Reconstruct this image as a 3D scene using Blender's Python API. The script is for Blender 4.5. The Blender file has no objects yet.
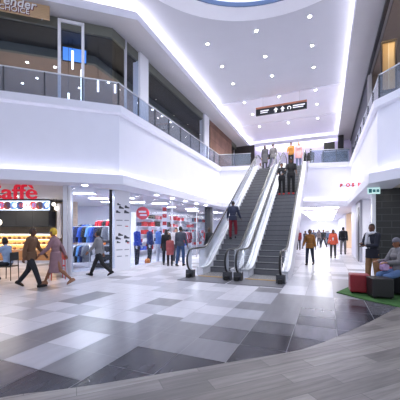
import bpy, bmesh, math, random
from mathutils import Vector, Matrix, Euler
R = math.radians
rnd = random.Random(7)
S = bpy.context.scene
C = S.collection

# ------------------------------------------------------------------ materials
def lin(c):
    c = c / 255.0
    return c / 12.92 if c <= 0.04045 else ((c + 0.055) / 1.055) ** 2.4
def rgb(r, g, b): return (lin(r), lin(g), lin(b), 1.0)
_mc = {}
def mat(name, col, rough=0.6, metal=0.0, noise=0.0, scale=8.0, spec=0.5, bump=0.0, stretch=None):
    """principled surface with a procedural noise variation"""
    if name in _mc: return _mc[name]
    m = bpy.data.materials.new(name); m.use_nodes = True
    nt = m.node_tree; b = nt.nodes['Principled BSDF']
    b.inputs['Roughness'].default_value = rough; b.inputs['Metallic'].default_value = metal
    b.inputs['Specular IOR Level'].default_value = spec
    c = rgb(*col)
    b.inputs['Base Color'].default_value = c
    if noise > 0 or bump > 0:
        tc = nt.nodes.new('ShaderNodeTexCoord'); mp = nt.nodes.new('ShaderNodeMapping')
        nt.links.new(tc.outputs['Object'], mp.inputs['Vector'])
        if stretch: mp.inputs['Scale'].default_value = stretch
        n = nt.nodes.new('ShaderNodeTexNoise'); n.inputs['Scale'].default_value = scale
        n.inputs['Detail'].default_value = 4
        nt.links.new(mp.outputs['Vector'], n.inputs['Vector'])
        if noise > 0:
            r = nt.nodes.new('ShaderNodeValToRGB')
            lo = max(0, 1 - noise); hi = 1 + noise
            r.color_ramp.elements[0].position = .3; r.color_ramp.elements[1].position = .7
            r.color_ramp.elements[0].color = (c[0]*lo, c[1]*lo, c[2]*lo, 1)
            r.color_ramp.elements[1].color = (min(1, c[0]*hi), min(1, c[1]*hi), min(1, c[2]*hi), 1)
            nt.links.new(n.outputs['Fac'], r.inputs['Fac']); nt.links.new(r.outputs['Color'], b.inputs['Base Color'])
        if bump > 0:
            bp = nt.nodes.new('ShaderNodeBump'); bp.inputs['Strength'].default_value = bump
            nt.links.new(n.outputs['Fac'], bp.inputs['Height']); nt.links.new(bp.outputs['Normal'], b.inputs['Normal'])
    _mc[name] = m
    return m
def emat(name, col, strength):
    if name in _mc: return _mc[name]
    m = bpy.data.materials.new(name); m.use_nodes = True
    b = m.node_tree.nodes['Principled BSDF']
    b.inputs['Base Color'].default_value = rgb(*col)
    b.inputs['Emission Color'].default_value = rgb(*col); b.inputs['Emission Strength'].default_value = strength
    _mc[name] = m
    return m
def glass_mat(name, tint=(235, 240, 248), body=0.06, bodycol=(190, 200, 215), rough=0.02, refl=1.0):
    """clear sheet glass: see-through, fresnel reflection, a little milky body"""
    if name in _mc: return _mc[name]
    m = bpy.data.materials.new(name); m.use_nodes = True
    nt = m.node_tree; nt.nodes.clear()
    o = nt.nodes.new('ShaderNodeOutputMaterial')
    t = nt.nodes.new('ShaderNodeBsdfTransparent'); t.inputs['Color'].default_value = rgb(*tint)
    d = nt.nodes.new('ShaderNodeBsdfDiffuse'); d.inputs['Color'].default_value = rgb(*bodycol)
    g = nt.nodes.new('ShaderNodeBsdfGlossy'); g.inputs['Roughness'].default_value = rough
    f = nt.nodes.new('ShaderNodeFresnel'); f.inputs['IOR'].default_value = 1.35
    mu = nt.nodes.new('ShaderNodeMath'); mu.operation = 'MULTIPLY'; mu.inputs[1].default_value = refl
    a = nt.nodes.new('ShaderNodeMixShader'); a.inputs[0].default_value = body
    b = nt.nodes.new('ShaderNodeMixShader')
    L = nt.links.new
    L(t.outputs[0], a.inputs[1]); L(d.outputs[0], a.inputs[2])
    ge = nt.nodes.new('ShaderNodeNewGeometry'); fb_ = nt.nodes.new('ShaderNodeMath'); fb_.operation = 'SUBTRACT'; fb_.inputs[0].default_value = 1
    m2 = nt.nodes.new('ShaderNodeMath'); m2.operation = 'MULTIPLY'; m2.use_clamp = True
    L(ge.outputs['Backfacing'], fb_.inputs[1]); L(f.outputs[0], mu.inputs[0]); L(mu.outputs[0], m2.inputs[0]); L(fb_.outputs[0], m2.inputs[1]); L(m2.outputs[0], b.inputs[0])
    L(a.outputs[0], b.inputs[1]); L(g.outputs[0], b.inputs[2]); L(b.outputs[0], o.inputs[0])
    _mc[name] = m
    return m
def brick_mat(name, c1, c2, mortar, sx, sy, msize=0.01, rough=0.5, offset=0.5, rot=(0, 0, 0), grain=0.0, bump=0.0):
    if name in _mc: return _mc[name]
    m = bpy.data.materials.new(name); m.use_nodes = True
    nt = m.node_tree; b = nt.nodes['Principled BSDF']; b.inputs['Roughness'].default_value = rough
    tc = nt.nodes.new('ShaderNodeTexCoord'); mp = nt.nodes.new('ShaderNodeMapping')
    mp.inputs['Rotation'].default_value = rot
    br = nt.nodes.new('ShaderNodeTexBrick'); br.offset = offset
    br.inputs['Color1'].default_value = rgb(*c1); br.inputs['Color2'].default_value = rgb(*c2); br.inputs['Mortar'].default_value = rgb(*mortar)
    br.inputs['Scale'].default_value = 1.0; br.inputs['Brick Width'].default_value = sx; br.inputs['Row Height'].default_value = sy
    br.inputs['Mortar Size'].default_value = msize
    L = nt.links.new
    L(tc.outputs['Object'], mp.inputs['Vector']); L(mp.outputs['Vector'], br.inputs['Vector'])
    out = br.outputs['Color']
    if grain > 0:
        m2 = nt.nodes.new('ShaderNodeMapping'); m2.inputs['Scale'].default_value = (1.2, 14, 1)
        n = nt.nodes.new('ShaderNodeTexNoise'); n.inputs['Scale'].default_value = 1.6; n.inputs['Detail'].default_value = 5
        L(mp.outputs['Vector'], m2.inputs['Vector']); L(m2.outputs['Vector'], n.inputs['Vector'])
        mr = nt.nodes.new('ShaderNodeMapRange'); mr.inputs['To Min'].default_value = 1 - grain; mr.inputs['To Max'].default_value = 1 + grain
        mr.inputs['From Min'].default_value = .3; mr.inputs['From Max'].default_value = .7
        L(n.outputs['Fac'], mr.inputs['Value'])
        mx = nt.nodes.new('ShaderNodeVectorMath'); mx.operation = 'SCALE'
        L(out, mx.inputs[0]); L(mr.outputs['Result'], mx.inputs['Scale']); out = mx.outputs['Vector']
    L(out, b.inputs['Base Color'])
    if bump > 0:
        bp = nt.nodes.new('ShaderNodeBump'); bp.inputs['Strength'].default_value = bump; bp.invert = True
        L(br.outputs['Fac'], bp.inputs['Height']); L(bp.outputs['Normal'], b.inputs['Normal'])
    _mc[name] = m
    return m

WHITE = mat('white_plaster', (226, 226, 238), .55, noise=.012, scale=2)
WHITEG = mat('white_gloss_panel', (240, 240, 247), .3, noise=.01, scale=3)
CEIL = mat('ceiling_paint', (198, 198, 207), .8, noise=.012, scale=1.5)
CEILW = mat('ceiling_white', (232, 230, 242), .7, noise=.01, scale=1.5)
GREYP = mat('grey_soffit_paint', (196, 193, 198), .7, noise=.02, scale=2)
BLACK = mat('black_paint', (16, 16, 18), .5, noise=.1, scale=5)
BLACKR = mat('black_rubber', (14, 14, 16), .35, noise=.08, scale=9)
STEEL = mat('brushed_steel', (220, 222, 228), .35, metal=.5, noise=.06, scale=20, stretch=(1, 1, 30))
STEELW = mat('bright_cladding', (226, 227, 234), .32, metal=.12, noise=.03, scale=6)
DGREY = mat('dark_grey_metal', (70, 72, 78), .4, metal=.5, noise=.05, scale=12)
ALU = mat('pale_aluminium', (205, 205, 214), .35, metal=.3, noise=.03, scale=9)
OLIVE = mat('grey_green_panel', (104, 106, 98), .6, noise=.03, scale=4)
BROWNC = mat('brown_ceiling', (150, 128, 112), .7, noise=.06, scale=3)
BROWNW = mat('brown_wall', (92, 70, 56), .6, noise=.15, scale=4)
WOODL = mat('light_sign_wood', (190, 158, 122), .5, noise=.12, scale=6, stretch=(1, 1, 12))
WOODM = mat('warm_counter_wood', (170, 118, 74), .45, noise=.15, scale=5, stretch=(1, 1, 10))
RED = mat('red_plastic', (206, 30, 44), .35, noise=.03, scale=6)
LED = emat('cove_light', (246, 246, 255), 13.0)
LEDT = emat('cove_light_roof', (246, 246, 255), 12.0)
LEDB = emat('cove_light_cool', (236, 240, 255), 5.0)
LAMP = emat('downlight_glow', (255, 250, 240), 26.0)
LAMPW = emat('warm_lamp_glow', (255, 214, 150), 9.0)
PANEL = emat('ceiling_light_panel', (250, 250, 255), 6.5)
SHOPP = emat('shop_light_panel', (248, 250, 255), 22.0)
GLASS = glass_mat('shop_glass', body=.02)
GLASSU = glass_mat('upper_shop_glass', body=.01, refl=.45)
RAILG = glass_mat('balustrade_glass', tint=(228, 234, 242), body=.14, bodycol=(196, 206, 222))
ESCG = glass_mat('escalator_glass', tint=(235, 240, 245), body=.34, bodycol=(238, 240, 246), refl=1.6)

# ------------------------------------------------------------------ mesh helpers
class MB:
    def __init__(s, T=None):
        s.v = []; s.f = []; s.mi = []; s.T = T or Matrix.Identity(4); s.m = 0
    def add(s, vs, fs):
        k = len(s.v)
        s.v += [s.T @ Vector(p) for p in vs]
        s.f += [tuple(i + k for i in f) for f in fs]
        s.mi += [s.m] * len(fs)
        return s
    def box(s, x0, x1, y0, y1, z0, z1):
        return s.add([(x0,y0,z0),(x1,y0,z0),(x1,y1,z0),(x0,y1,z0),(x0,y0,z1),(x1,y0,z1),(x1,y1,z1),(x0,y1,z1)],
                     [(0,3,2,1),(4,5,6,7),(0,1,5,4),(1,2,6,5),(2,3,7,6),(3,0,4,7)])
    def prism(s, pts, z0, z1):
        n = len(pts); a = sum(pts[i][0]*pts[(i+1)%n][1]-pts[(i+1)%n][0]*pts[i][1] for i in range(n))
        if a < 0: pts = pts[::-1]
        return s.add([(p[0],p[1],z0) for p in pts] + [(p[0],p[1],z1) for p in pts],
                     [tuple(range(n))[::-1], tuple(range(n, 2*n))] + [(i,(i+1)%n,n+(i+1)%n,n+i) for i in range(n)])
    def prismx(s, pts, x0, x1):          # polygon in (y,z), pushed along x
        n = len(pts); a = sum(pts[i][0]*pts[(i+1)%n][1]-pts[(i+1)%n][0]*pts[i][1] for i in range(n))
        if a < 0: pts = pts[::-1]
        return s.add([(x0,p[0],p[1]) for p in pts] + [(x1,p[0],p[1]) for p in pts],
                     [tuple(range(n))[::-1], tuple(range(n, 2*n))] + [(i,(i+1)%n,n+(i+1)%n,n+i) for i in range(n)])
    def lathe(s, prof, n=16, c=(0,0,0), sy=1.0):   # prof [(r,z)]
        k = len(prof); vs = []; fs = []
        for r, z in prof:
            for i in range(n):
                a = 2*math.pi*i/n; vs.append((c[0]+r*math.cos(a), c[1]+r*sy*math.sin(a), c[2]+z))
        for j in range(k-1):
            for i in range(n):
                fs.append((j*n+i, j*n+(i+1)%n, (j+1)*n+(i+1)%n, (j+1)*n+i))
        fs.append(tuple(range(n))[::-1]); fs.append(tuple(range((k-1)*n, k*n)))
        return s.add(vs, fs)
    def cyl(s, c, r, z0, z1, n=16): return s.lathe([(r, z0), (r, z1)], n, c)
    def ell(s, c, rad, n=16, m=8, rot=None):
        vs = []; fs = []
        rot = rot or Matrix.Identity(3)
        for j in range(1, m):
            t = math.pi*j/m
            for i in range(n):
                a = 2*math.pi*i/n
                vs.append(Vector(c) + rot @ Vector((rad[0]*math.sin(t)*math.cos(a), rad[1]*math.sin(t)*math.sin(a), -rad[2]*math.cos(t))))
        for j in range(m-2):
            for i in range(n): fs.append((j*n+i, j*n+(i+1)%n, (j+1)*n+(i+1)%n, (j+1)*n+i))
        b = len(vs); vs.append(Vector(c) + rot @ Vector((0,0,-rad[2]))); vs.append(Vector(c) + rot @ Vector((0,0,rad[2])))
        for i in range(n):
            fs.append((b, (i+1)%n, i)); fs.append((b+1, (m-2)*n+i, (m-2)*n+(i+1)%n))
        return s.add(vs, fs)
    def cap(s, a, b, ra, rb, n=10, k=3):           # round-ended tapered limb
        a = Vector(a); b = Vector(b); d = b - a; L = max(d.length, 1e-5)
        q = d.normalized().to_track_quat('Z', 'Y').to_matrix()
        prof = [(ra*math.sin(math.pi/2*j/k), -ra*math.cos(math.pi/2*j/k)) for j in range(k+1)]
        prof += [(rb*math.cos(math.pi/2*j/k), L + rb*math.sin(math.pi/2*j/k)) for j in range(k+1)]
        prof[0] = (ra*.08, prof[0][1]); prof[-1] = (rb*.08, prof[-1][1])
        vs = []; fs = []
        for r, z in prof:
            for i in range(n):
                t = 2*math.pi*i/n; vs.append(a + q @ Vector((r*math.cos(t), r*math.sin(t), z)))
        for j in range(len(prof)-1):
            for i in range(n): fs.append((j*n+i, j*n+(i+1)%n, (j+1)*n+(i+1)%n, (j+1)*n+i))
        fs.append(tuple(range(n))[::-1]); fs.append(tuple(range((len(prof)-1)*n, len(prof)*n)))
        return s.add(vs, fs)
    def tube(s, pts, r, n=8, sx=1.0):
        pts = [Vector(p) for p in pts]; vs = []; fs = []
        for i, p in enumerate(pts):
            d = (pts[min(i+1, len(pts)-1)] - pts[max(i-1, 0)]).normalized()
            up = Vector((1, 0, 0)) if abs(d.x) < .9 else Vector((0, 0, 1))
            u = (up - d*up.dot(d)).normalized(); w = d.cross(u)
            for k in range(n):
                a = 2*math.pi*k/n; vs.append(p + u*(r*sx*math.cos(a)) + w*(r*math.sin(a)))
        for j in range(len(pts)-1):
            for i in range(n): fs.append((j*n+i, j*n+(i+1)%n, (j+1)*n+(i+1)%n, (j+1)*n+i))
        fs.append(tuple(range(n))[::-1]); fs.append(tuple(range((len(pts)-1)*n, len(pts)*n)))
        return s.add(vs, fs)
    def build(s, name, mats, parent=None, smooth=False, bevel=0.0):
        me = bpy.data.meshes.new(name)
        me.from_pydata([tuple(p) for p in s.v], [], s.f)
        for m in (mats if isinstance(mats, (list, tuple)) else [mats]): me.materials.append(m)
        if isinstance(mats, (list, tuple)):
            for p, i in zip(me.polygons, s.mi): p.material_index = i
        bm = bmesh.new(); bm.from_mesh(me); bmesh.ops.recalc_face_normals(bm, faces=bm.faces); bm.to_mesh(me); bm.free()
        if smooth:
            for p in me.polygons: p.use_smooth = True
        o = bpy.data.objects.new(name, me); C.objects.link(o)
        if parent: o.parent = parent
        if bevel > 0:
            b = o.modifiers.new('edge', 'BEVEL'); b.width = bevel; b.segments = 2; b.limit_method = 'ANGLE'
        return o
def tag(o, label, cat, group=None, kind=None):
    o['label'] = label; o['category'] = cat
    if group: o['group'] = group
    if kind: o['kind'] = kind
    return o
def thing(name, label, cat, loc=(0,0,0), rz=0.0, group=None):
    o = bpy.data.objects.new(name, None); C.objects.link(o)
    o.location = loc; o.rotation_euler = (0, 0, R(rz)); o.empty_display_size = .1
    return tag(o, label, cat, group)
def struct(o):
    o['kind'] = 'structure'; return o
def kids(o): return [c for c in C.objects if c.parent == o]
def copy_tree(o, parent=None):
    ch = kids(o)
    c = o.copy(); C.objects.link(c)
    if parent: c.parent = parent
    for k in ch: copy_tree(k, c)
    return c
def sweep(path, prof, i0=0, i1=None, closed=True):
    """profile (d,z) pushed along a plan path with mitred corners; d points to the side of the atrium (to the right of travel)"""
    i1 = len(path)-1 if i1 is None else i1
    P = [Vector((p[0], p[1])) for p in path]; nn = []
    for a, b in zip(P, P[1:]):
        d = (b-a).normalized(); nn.append(Vector((d.y, -d.x)))
    b = MB(); vs = []; fs = []; k = len(prof)
    for i in range(i0, i1+1):
        if i == 0: m = nn[0]
        elif i == len(P)-1: m = nn[-1]
        else: m = (nn[i-1]+nn[i])/(1+nn[i-1].dot(nn[i]))
        for d, z in prof: vs.append((P[i].x+m.x*d, P[i].y+m.y*d, z))
    for j in range(i1-i0):
        for i in range(k if closed else k-1):
            fs.append((j*k+i, j*k+(i+1)%k, (j+1)*k+(i+1)%k, (j+1)*k+i))
    if closed:
        fs.append(tuple(range(k))); fs.append(tuple(range((i1-i0)*k, (i1-i0+1)*k))[::-1])
    b.add(vs, fs); return b
def rect(d0, d1, z0, z1): return [(d0,z0),(d1,z0),(d1,z1),(d0,z1)]
def offset(path, d):
    P = [Vector((p[0], p[1])) for p in path]; nn = []; out = []
    for a, b in zip(P, P[1:]):
        v = (b-a).normalized(); nn.append(Vector((v.y, -v.x)))
    for i, p in enumerate(P):
        m = nn[0] if i == 0 else nn[-1] if i == len(P)-1 else (nn[i-1]+nn[i])/(1+nn[i-1].dot(nn[i]))
        out.append((p.x+m.x*d, p.y+m.y*d))
    return out
def text(name, s, size, depth, M, m, parent=None, shear=0.0, bold=0.0, align='LEFT'):
    cu = bpy.data.curves.new(name, 'FONT'); cu.body = s; cu.size = size; cu.extrude = depth; cu.shear = shear; cu.offset = bold
    cu.align_x = align; cu.resolution_u = 3
    t = bpy.data.objects.new(name, cu); C.objects.link(t)
    bpy.context.view_layer.update()
    me = bpy.data.meshes.new_from_object(t.evaluated_get(bpy.context.evaluated_depsgraph_get()))
    bpy.data.objects.remove(t); bpy.data.curves.remove(cu)
    me.name = name; me.materials.clear(); me.materials.append(m); me.transform(M)
    o = bpy.data.objects.new(name, me); C.objects.link(o)
    if parent: o.parent = parent
    return o
UP = Matrix.Rotation(R(90), 4, 'X')            # lettering stood up, facing -Y

# ================================================================== SETTING
FL = 5.6
PATH = [(-12.5, 2.87), (-6.46, 8.14), (-6.5, 18.5), (-4.35, 18.98), (-1.08, 19.71), (1.32, 20.25), (1.45, 11.1), (5.2, 6.8)]
# curved edge between the tiled court and the plank walk
CURVE = [(-7.5,-2.6),(-5.4,-.7),(-4.2,.45),(-2.79,1.78),(-2.64,1.92),(-2.46,2.05),(-2.29,2.19),(-2.11,2.34),(-1.74,2.69),(-1.32,3.07),(-1.08,3.31),
         (-.86,3.52),(-.6,3.76),(-.32,4.04),(-.03,4.47),(.33,5.12),(.67,5.76),(1.24,6.92),(1.85,8.3),(2.6,10.2)]
def curve_dist(x, y):
    best = 9e9
    for (ax, ay), (bx, by) in zip(CURVE, CURVE[1:]):
        t = max(0, min(1, ((x-ax)*(bx-ax)+(y-ay)*(by-ay))/((bx-ax)**2+(by-ay)**2)))
        d = math.hypot(x-ax-t*(bx-ax), y-ay-t*(by-ay))
        s = (bx-ax)*(y-ay)-(by-ay)*(x-ax)
        if d < best: best = d; sg = 1 if s > 0 else -1
    return best*sg                              # + on the tiled side
def tile_mat(name, col, v, rough): 
    return mat(name, col, rough, noise=v, scale=2.4, spec=.4, stretch=(3.5, .7, 1))
TILES = [tile_mat('floor_tile_pale', (198,197,206), .05, .3), tile_mat('floor_tile_light', (172,172,182), .07, .3),
         tile_mat('floor_tile_mid', (124,123,130), .1, .3), tile_mat('floor_tile_dark', (92,91,98), .14, .22),
         tile_mat('floor_tile_slate', (52,52,60), .25, .2)]
GROUT = mat('floor_grout', (158,157,163), .6, noise=.04)
fb = MB(); fb.m = 5; fb.box(-22, 9, -4, 48, -.2, -.004)
SPECIAL = {(-5,1): 0, (-5,0): 1, (-4,0): 2, (-4,1): 2, (-6,0): 2, (-3,1): 4, (-3,2): 2, (-2,2): 2, (-5,-1): 3, (-4,-1): 4, (-6,1): 2, (-6,2): 2}
TX, TY = .62, .6
for i in range(-28, 16):
    for j in range(-6, 80):
        x0 = -.48+i*TX; y0 = 2.32+j*TY-(.0 if i < -3 else .2)
        cx, cy = x0+TX/2, y0+TY/2
        d = curve_dist(cx, cy)
        if d < -.6: continue
        h = rnd.random(); h2 = rnd.random()
        if d < .74: k = 4 if h < .85 else 3
        elif d < (1.15 if cx > -.5 else .95): k = 3 if h < .6 else 2
        elif d < 1.6: k = 2
        elif d < 2.1: k = 1 if h < .55 else 2
        else: k = 2 if h < .06 else (1 if h < .4 else 0)
        if (i, j) in SPECIAL: k = SPECIAL[i, j]
        fb.m = k; g = .004
        fb.add([(x0+g,y0+g,0),(x0+TX-g,y0+g,0),(x0+TX-g,y0+TY-g,0),(x0+g,y0+TY-g,0)], [(0,1,2,3)])
struct(fb.build('floor', TILES+[GROUT]))
PLANK = brick_mat('grey_wood_plank', (146,140,136), (104,99,98), (92,88,88), 1.25, .2, .004, .32, .37, (0,0,R(-46)), grain=.28)
wb = MB(); wb.add([(x,y,.003) for x, y in CURVE]+[(9,10.2,.003),(9,-4,.003),(-7.5,-4,.003)], [tuple(range(len(CURVE)+3))[::-1]])
wb.add([(x,y,.003) for x, y in CURVE]+[(x,y,-.1) for x, y in CURVE], [(i,i+1,len(CURVE)+i+1,len(CURVE)+i) for i in range(len(CURVE)-1)])
struct(wb.build('floor_planks', PLANK))

# first-floor edge: capped parapet, cove trough and lip, one profile along the whole opening
PARA = [(.05,5.8),(.05,5.56),(-.06,5.5),(-.06,3.2),(.13,3.2),(.13,3.42),(.2,3.42),(.2,3.1),(-.75,3.1),(-.75,5.55),(-.25,5.55),(-.25,5.8)]
PARL = [(-.06,5.28),(-.06,3.2),(.13,3.2),(.13,3.42),(.2,3.42),(.2,3.1),(-.75,3.1),(-.75,5.28)]
for nm, a, b, pr in (('wall_left',0,2,PARA),('wall_back',2,3,PARA),('wall_back',3,4,PARL),('wall_back',4,5,PARA),('wall_right',5,7,PARA)):
    struct(sweep(PATH, pr, a, b).build(nm, WHITE))
COVE = [('trough of the parapet over the cafe and sports shop',0,2),('trough of the bridge behind the escalators',2,5),('trough of the parapet above the black tile wall',5,7)]
for s, a, b in COVE:
    tag(sweep(PATH, rect(-.04,.02,3.21,3.25), a, b).build('cove_light', LED), 'continuous white light strip in the '+s, 'light')
struct(MB().prism(offset(PATH,-.2)[0:3]+[(-20,18.5),(-20,2.9)], 5.3, 5.58).build('floor_upper', mat('upper_floor', (150,142,136), .4, noise=.1, scale=3)))
struct(MB().prism(offset(PATH,-.2)[2:6]+[(1.32,30),(-7.2,30)], 5.3, 5.59).build('floor_bridge', mat('bridge_floor', (190,188,194), .3, noise=.05, scale=3)))
struct(MB().prism([(1.5,30)]+offset(PATH,-.2)[5:8]+[(9,6.8),(9,30)], 5.3, 5.585).build('floor_gallery', _mc['upper_floor']))
# underside of the first floor, over the shops
SOF = mat('low_ceiling', (214,210,212), .6, noise=.01)
struct(MB().prism(offset(PATH,-.7)[0:3]+[(-7.3,27),(-20,27),(-20,2.9)], 3.12, 3.25).build('ceiling_ground', SOF))
struct(MB().prism(offset(PATH,-.7)[2:6]+[(1.32,47),(-7.2,47)], 3.15, 3.28).build('ceiling_corridor', CEILW))
struct(MB().prism([(1.5,47)]+offset(PATH,-.7)[5:8]+[(9,6.8),(9,47)], 3.12, 3.25).build('ceiling_right', mat('beige_soffit', (205,194,186), .6, noise=.02)))

# roof: bulkhead over the shopfronts, coves, main ceiling with a round roof light
BL = [(-11.5,3.6),(-5.96,8.41),(-6.15,26)]
BR = [(.78,26),(.86,9.6),(4.6,5.2)]
BPROF = [(0,8.76),(0,8.98),(-.1,8.98),(-.1,9.1),(-.3,9.1),(-.3,8.98),(-.5,8.98),(-.5,9.9),(-2.4,9.9),(-2.4,8.76)]
struct(sweep(BL, BPROF).build('ceiling_bulkhead', GREYP)); struct(sweep(BR, BPROF).build('ceiling_bulkhead', GREYP))
struct(sweep(BL, rect(.0,.012,8.765,9.0)).build('trim_1', WHITE)); struct(sweep(BR, rect(.0,.012,8.765,9.0)).build('trim_2', WHITE))
tag(sweep(BL, rect(-.28,-.2,9.11,9.14)).build('cove_light', LEDT), 'white cove light strip along the ceiling on the stone panel side', 'light')
tag(sweep(BR, rect(-.28,-.2,9.11,9.14)).build('cove_light', LEDT), 'white cove light strip along the ceiling on the amber panel side', 'light')
CEZ = 9.4
RC = (-1.35, 6.5); RO, RI = 4.25, 3.6
def ring_ceiling():
    b = MB(); N = 64
    ang = [2*math.pi*i/N for i in range(N)]
    inner = [(RC[0]+RI*math.cos(a), RC[1]+RI*math.sin(a)) for a in ang]
    X0, X1, Y0, Y1 = -13.5, 6.5, -3.0, 17.3
    def edge(a):
        dx, dy = math.cos(a), math.sin(a); t = 1e9
        for c, d, lo, hi in ((RC[0],dx,X0,X1),(RC[1],dy,Y0,Y1)):
            if d > 1e-9: t = min(t, (hi-c)/d)
            elif d < -1e-9: t = min(t, (lo-c)/d)
        return (RC[0]+dx*t, RC[1]+dy*t)
    corners = []
    vs = [(x,y,CEZ) for x, y in inner]; fs = []
    ca = {math.atan2(cy-RC[1], cx-RC[0]) % (2*math.pi): (cx,cy) for cx in (X0,X1) for cy in (Y0,Y1)}
    out = [edge(a) for a in ang]; oi = []
    for p in out: oi.append(len(vs)); vs.append((p[0],p[1],CEZ))
    for i in range(N):
        j = (i+1) % N; a0 = ang[i]; a1 = ang[j] if j else 2*math.pi
        c = [q for t, q in ca.items() if a0 < t < a1]
        if c: vs.append((c[0][0],c[0][1],CEZ)); fs.append((i, oi[i], len(vs)-1, oi[j], j))
        else: fs.append((i, oi[i], oi[j], j))
    n = len(vs)
    vs += [(x,y,z+.25) for x,y,z in vs]; fs += [tuple(i+n for i in f) for f in fs]
    fs += [(i,(i+1)%N,n+(i+1)%N,n+i) for i in range(N)]
    return b.add(vs, fs)
struct(ring_ceiling().build('ceiling', CEIL))
def ringwall(r0, r1, z0, z1, N=72):
    b = MB(); vs = []; fs = []
    for r, z in ((r0,z0),(r1,z0),(r1,z1),(r0,z1)):
        for i in range(N):
            a = 2*math.pi*i/N; vs.append((RC[0]+r*math.cos(a), RC[1]+r*math.sin(a), z))
    for k in range(4):
        for i in range(N): fs.append((k*N+i, k*N+(i+1)%N, ((k+1)%4)*N+(i+1)%N, ((k+1)%4)*N+i))
    return b.add(vs, fs)
rl = thing('roof_light', 'large round roof light with a broad white rim set in the ceiling', 'skylight', (RC[0],RC[1],CEZ))
def rp(o):
    o.parent = rl; o.matrix_parent_inverse = Matrix.Translation((-RC[0],-RC[1],-CEZ)); return o
rp(ringwall(RI, RO, 9.2, 9.4).build('rim', WHITEG, smooth=False))
rp(ringwall(RI-.03, RI-.001, 9.36, 10.0).build('inner_wall', WHITEG))
rp(ringwall(RI-.03, RI-.001, 9.215, 9.36).build('upstand', mat('blue_grey_band', (70,90,126), .35, noise=.04)))
db = MB(); db.cyl((RC[0],RC[1],0), RI-.04, 9.5, 9.54, 64)
rp(db.build('diffuser', emat('roof_light_diffuser', (214,226,250), 1.6)))
# higher, paler ceiling over the bridge with shallow steps
cb = MB()
for k in range(5):
    y0 = 17.3+k*2.1
    cb.box(-13.5, 6.5, y0, y0+2.1, 9.42-(.1 if k%2==0 else .02), 9.7)
struct(cb.build('ceiling_bridge', CEILW))
struct(MB().box(-13.5, 9, 26.0, 26.2, 5.6, 9.7).build('wall_end', mat('lilac_wall', (228,220,246), .6, noise=.02)))
struct(MB().box(-22, 9, 47.6, 47.8, 0, 3.4).build('wall_corridor_end', mat('far_wall', (226,226,236), .6, noise=.03)))

tag(MB().box(-5.6,.4,25.7,25.8,9.0,9.04).build('cove_light', LEDT), 'added white fill light strip along the top of the lilac end wall', 'light')  # strip added to brighten the end wall and the bridge ceiling
struct(MB().box(-6.2,.8,25.6,25.68,8.9,9.2).build('trim_6', WHITE))
# downlights of the main ceiling
def spot(name, loc, w, parent, size=R(120), blend=.6, rad=.06, col=(1,.98,.96)):
    l = bpy.data.lights.new(name, 'SPOT'); l.energy = w; l.spot_size = size; l.spot_blend = blend; l.shadow_soft_size = rad; l.color = col
    o = bpy.data.objects.new(name, l); C.objects.link(o); o.location = loc
    if parent: o.parent = parent
    return o
def downlight(x, y, z, label, r=.06, group=None, m=None, w=0):
    t = thing('downlight', label, 'downlight', (x, y, z), 0, group)
    MB().lathe([(r*1.05,-.006),(r*1.25,-.006),(r*1.3,0),(r*1.05,0)], 20).build('trim_ring', WHITEG, t)
    MB().lathe([(r*.9,-.012),(r*1.02,-.004)], 16).build('lens', m or LAMP, t)
    if w: spot('lamp', (0,0,-.06), w, t)
    return t
ROWN = ['row over cafe side', 'middle row', 'row beside amber panel shop']
ORD = ['first', 'second', 'third', 'fourth', 'fifth', 'sixth']
for ci, x in enumerate((-4.6, -2.55, -.58)):
    for ri, y in enumerate((11.5, 13.35, 15.15, 17.45, 19.6, 21.9)):
        z = CEZ if y < 17.3 else (9.32 if int((y-17.3)//2.1) % 2 == 0 else 9.4)
        downlight(x, y, z, 'round ceiling downlight, %s from roof light, %s' % (ORD[ri], ROWN[ci]), w=170 if ri < 3 else 260)

# ---- upper shop facade on the left: mullions, glass, head panel
FU = [(-12.2, 3.87), (-7.0, 8.4), (-7.0, 24)]
struct(sweep(FU, rect(-.1, 0, 8.42, 8.76)).build('trim_3', OLIVE))
struct(sweep(FU, rect(-.03, -.015, 5.6, 8.42), 0, 1).build('window_1', GLASSU))
EU = Vector((.7539,.6569,0)); IU = Vector((-.6569,.7539,0)); AU = R(41.07)
def U(a, b, z=0): return Vector((-7.0,8.4,0)) + EU*a + IU*b + Vector((0,0,z))
TU = Matrix.Translation((-7.0,8.4,0)) @ Matrix.Rotation(AU, 4, 'Z')
fr = MB(TU)
for a in (-1.72, -.98): fr.box(a-.045, a+.045, -.06, .04, 5.6, 8.7)
fr.box(-1.72, -.98, -.06, .04, 8.6, 8.7)
struct(fr.build('window_2', WHITEG))
fr = MB(); fr.box(-7.04,-6.96, 9.1, 9.17, 5.6, 8.76); fr.box(-7.06,-6.94, 16.7, 16.78, 5.6, 8.7)
struct(fr.build('window_3', ALU))
struct(MB().box(-7.02,-7.0, 9.17, 9.95, 5.6, 8.42).build('window_4', GLASSU))
struct(MB().box(-7.02,-7.0, 10.55, 16.7, 5.6, 8.42).build('window_5', GLASSU))
struct(MB().box(-7.25,-6.9, 9.95, 10.55, 5.6, 8.76).build('wall_pier', WHITEG))
struct(MB().box(-7.25,-6.9, 16.78, 17.5, 5.6, 8.76).build('wall_pier', WHITEG))
STONE = brick_mat('brown_stone_cladding', (142,106,88), (112,80,66), (96,70,60), .8, .35, .012, .7, .5, (R(90),0,R(90)), grain=.25)
struct(MB().box(-7.3,-6.98, 17.9, 22.6, 5.6, 8.76).build('wall_stone', STONE))
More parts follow.
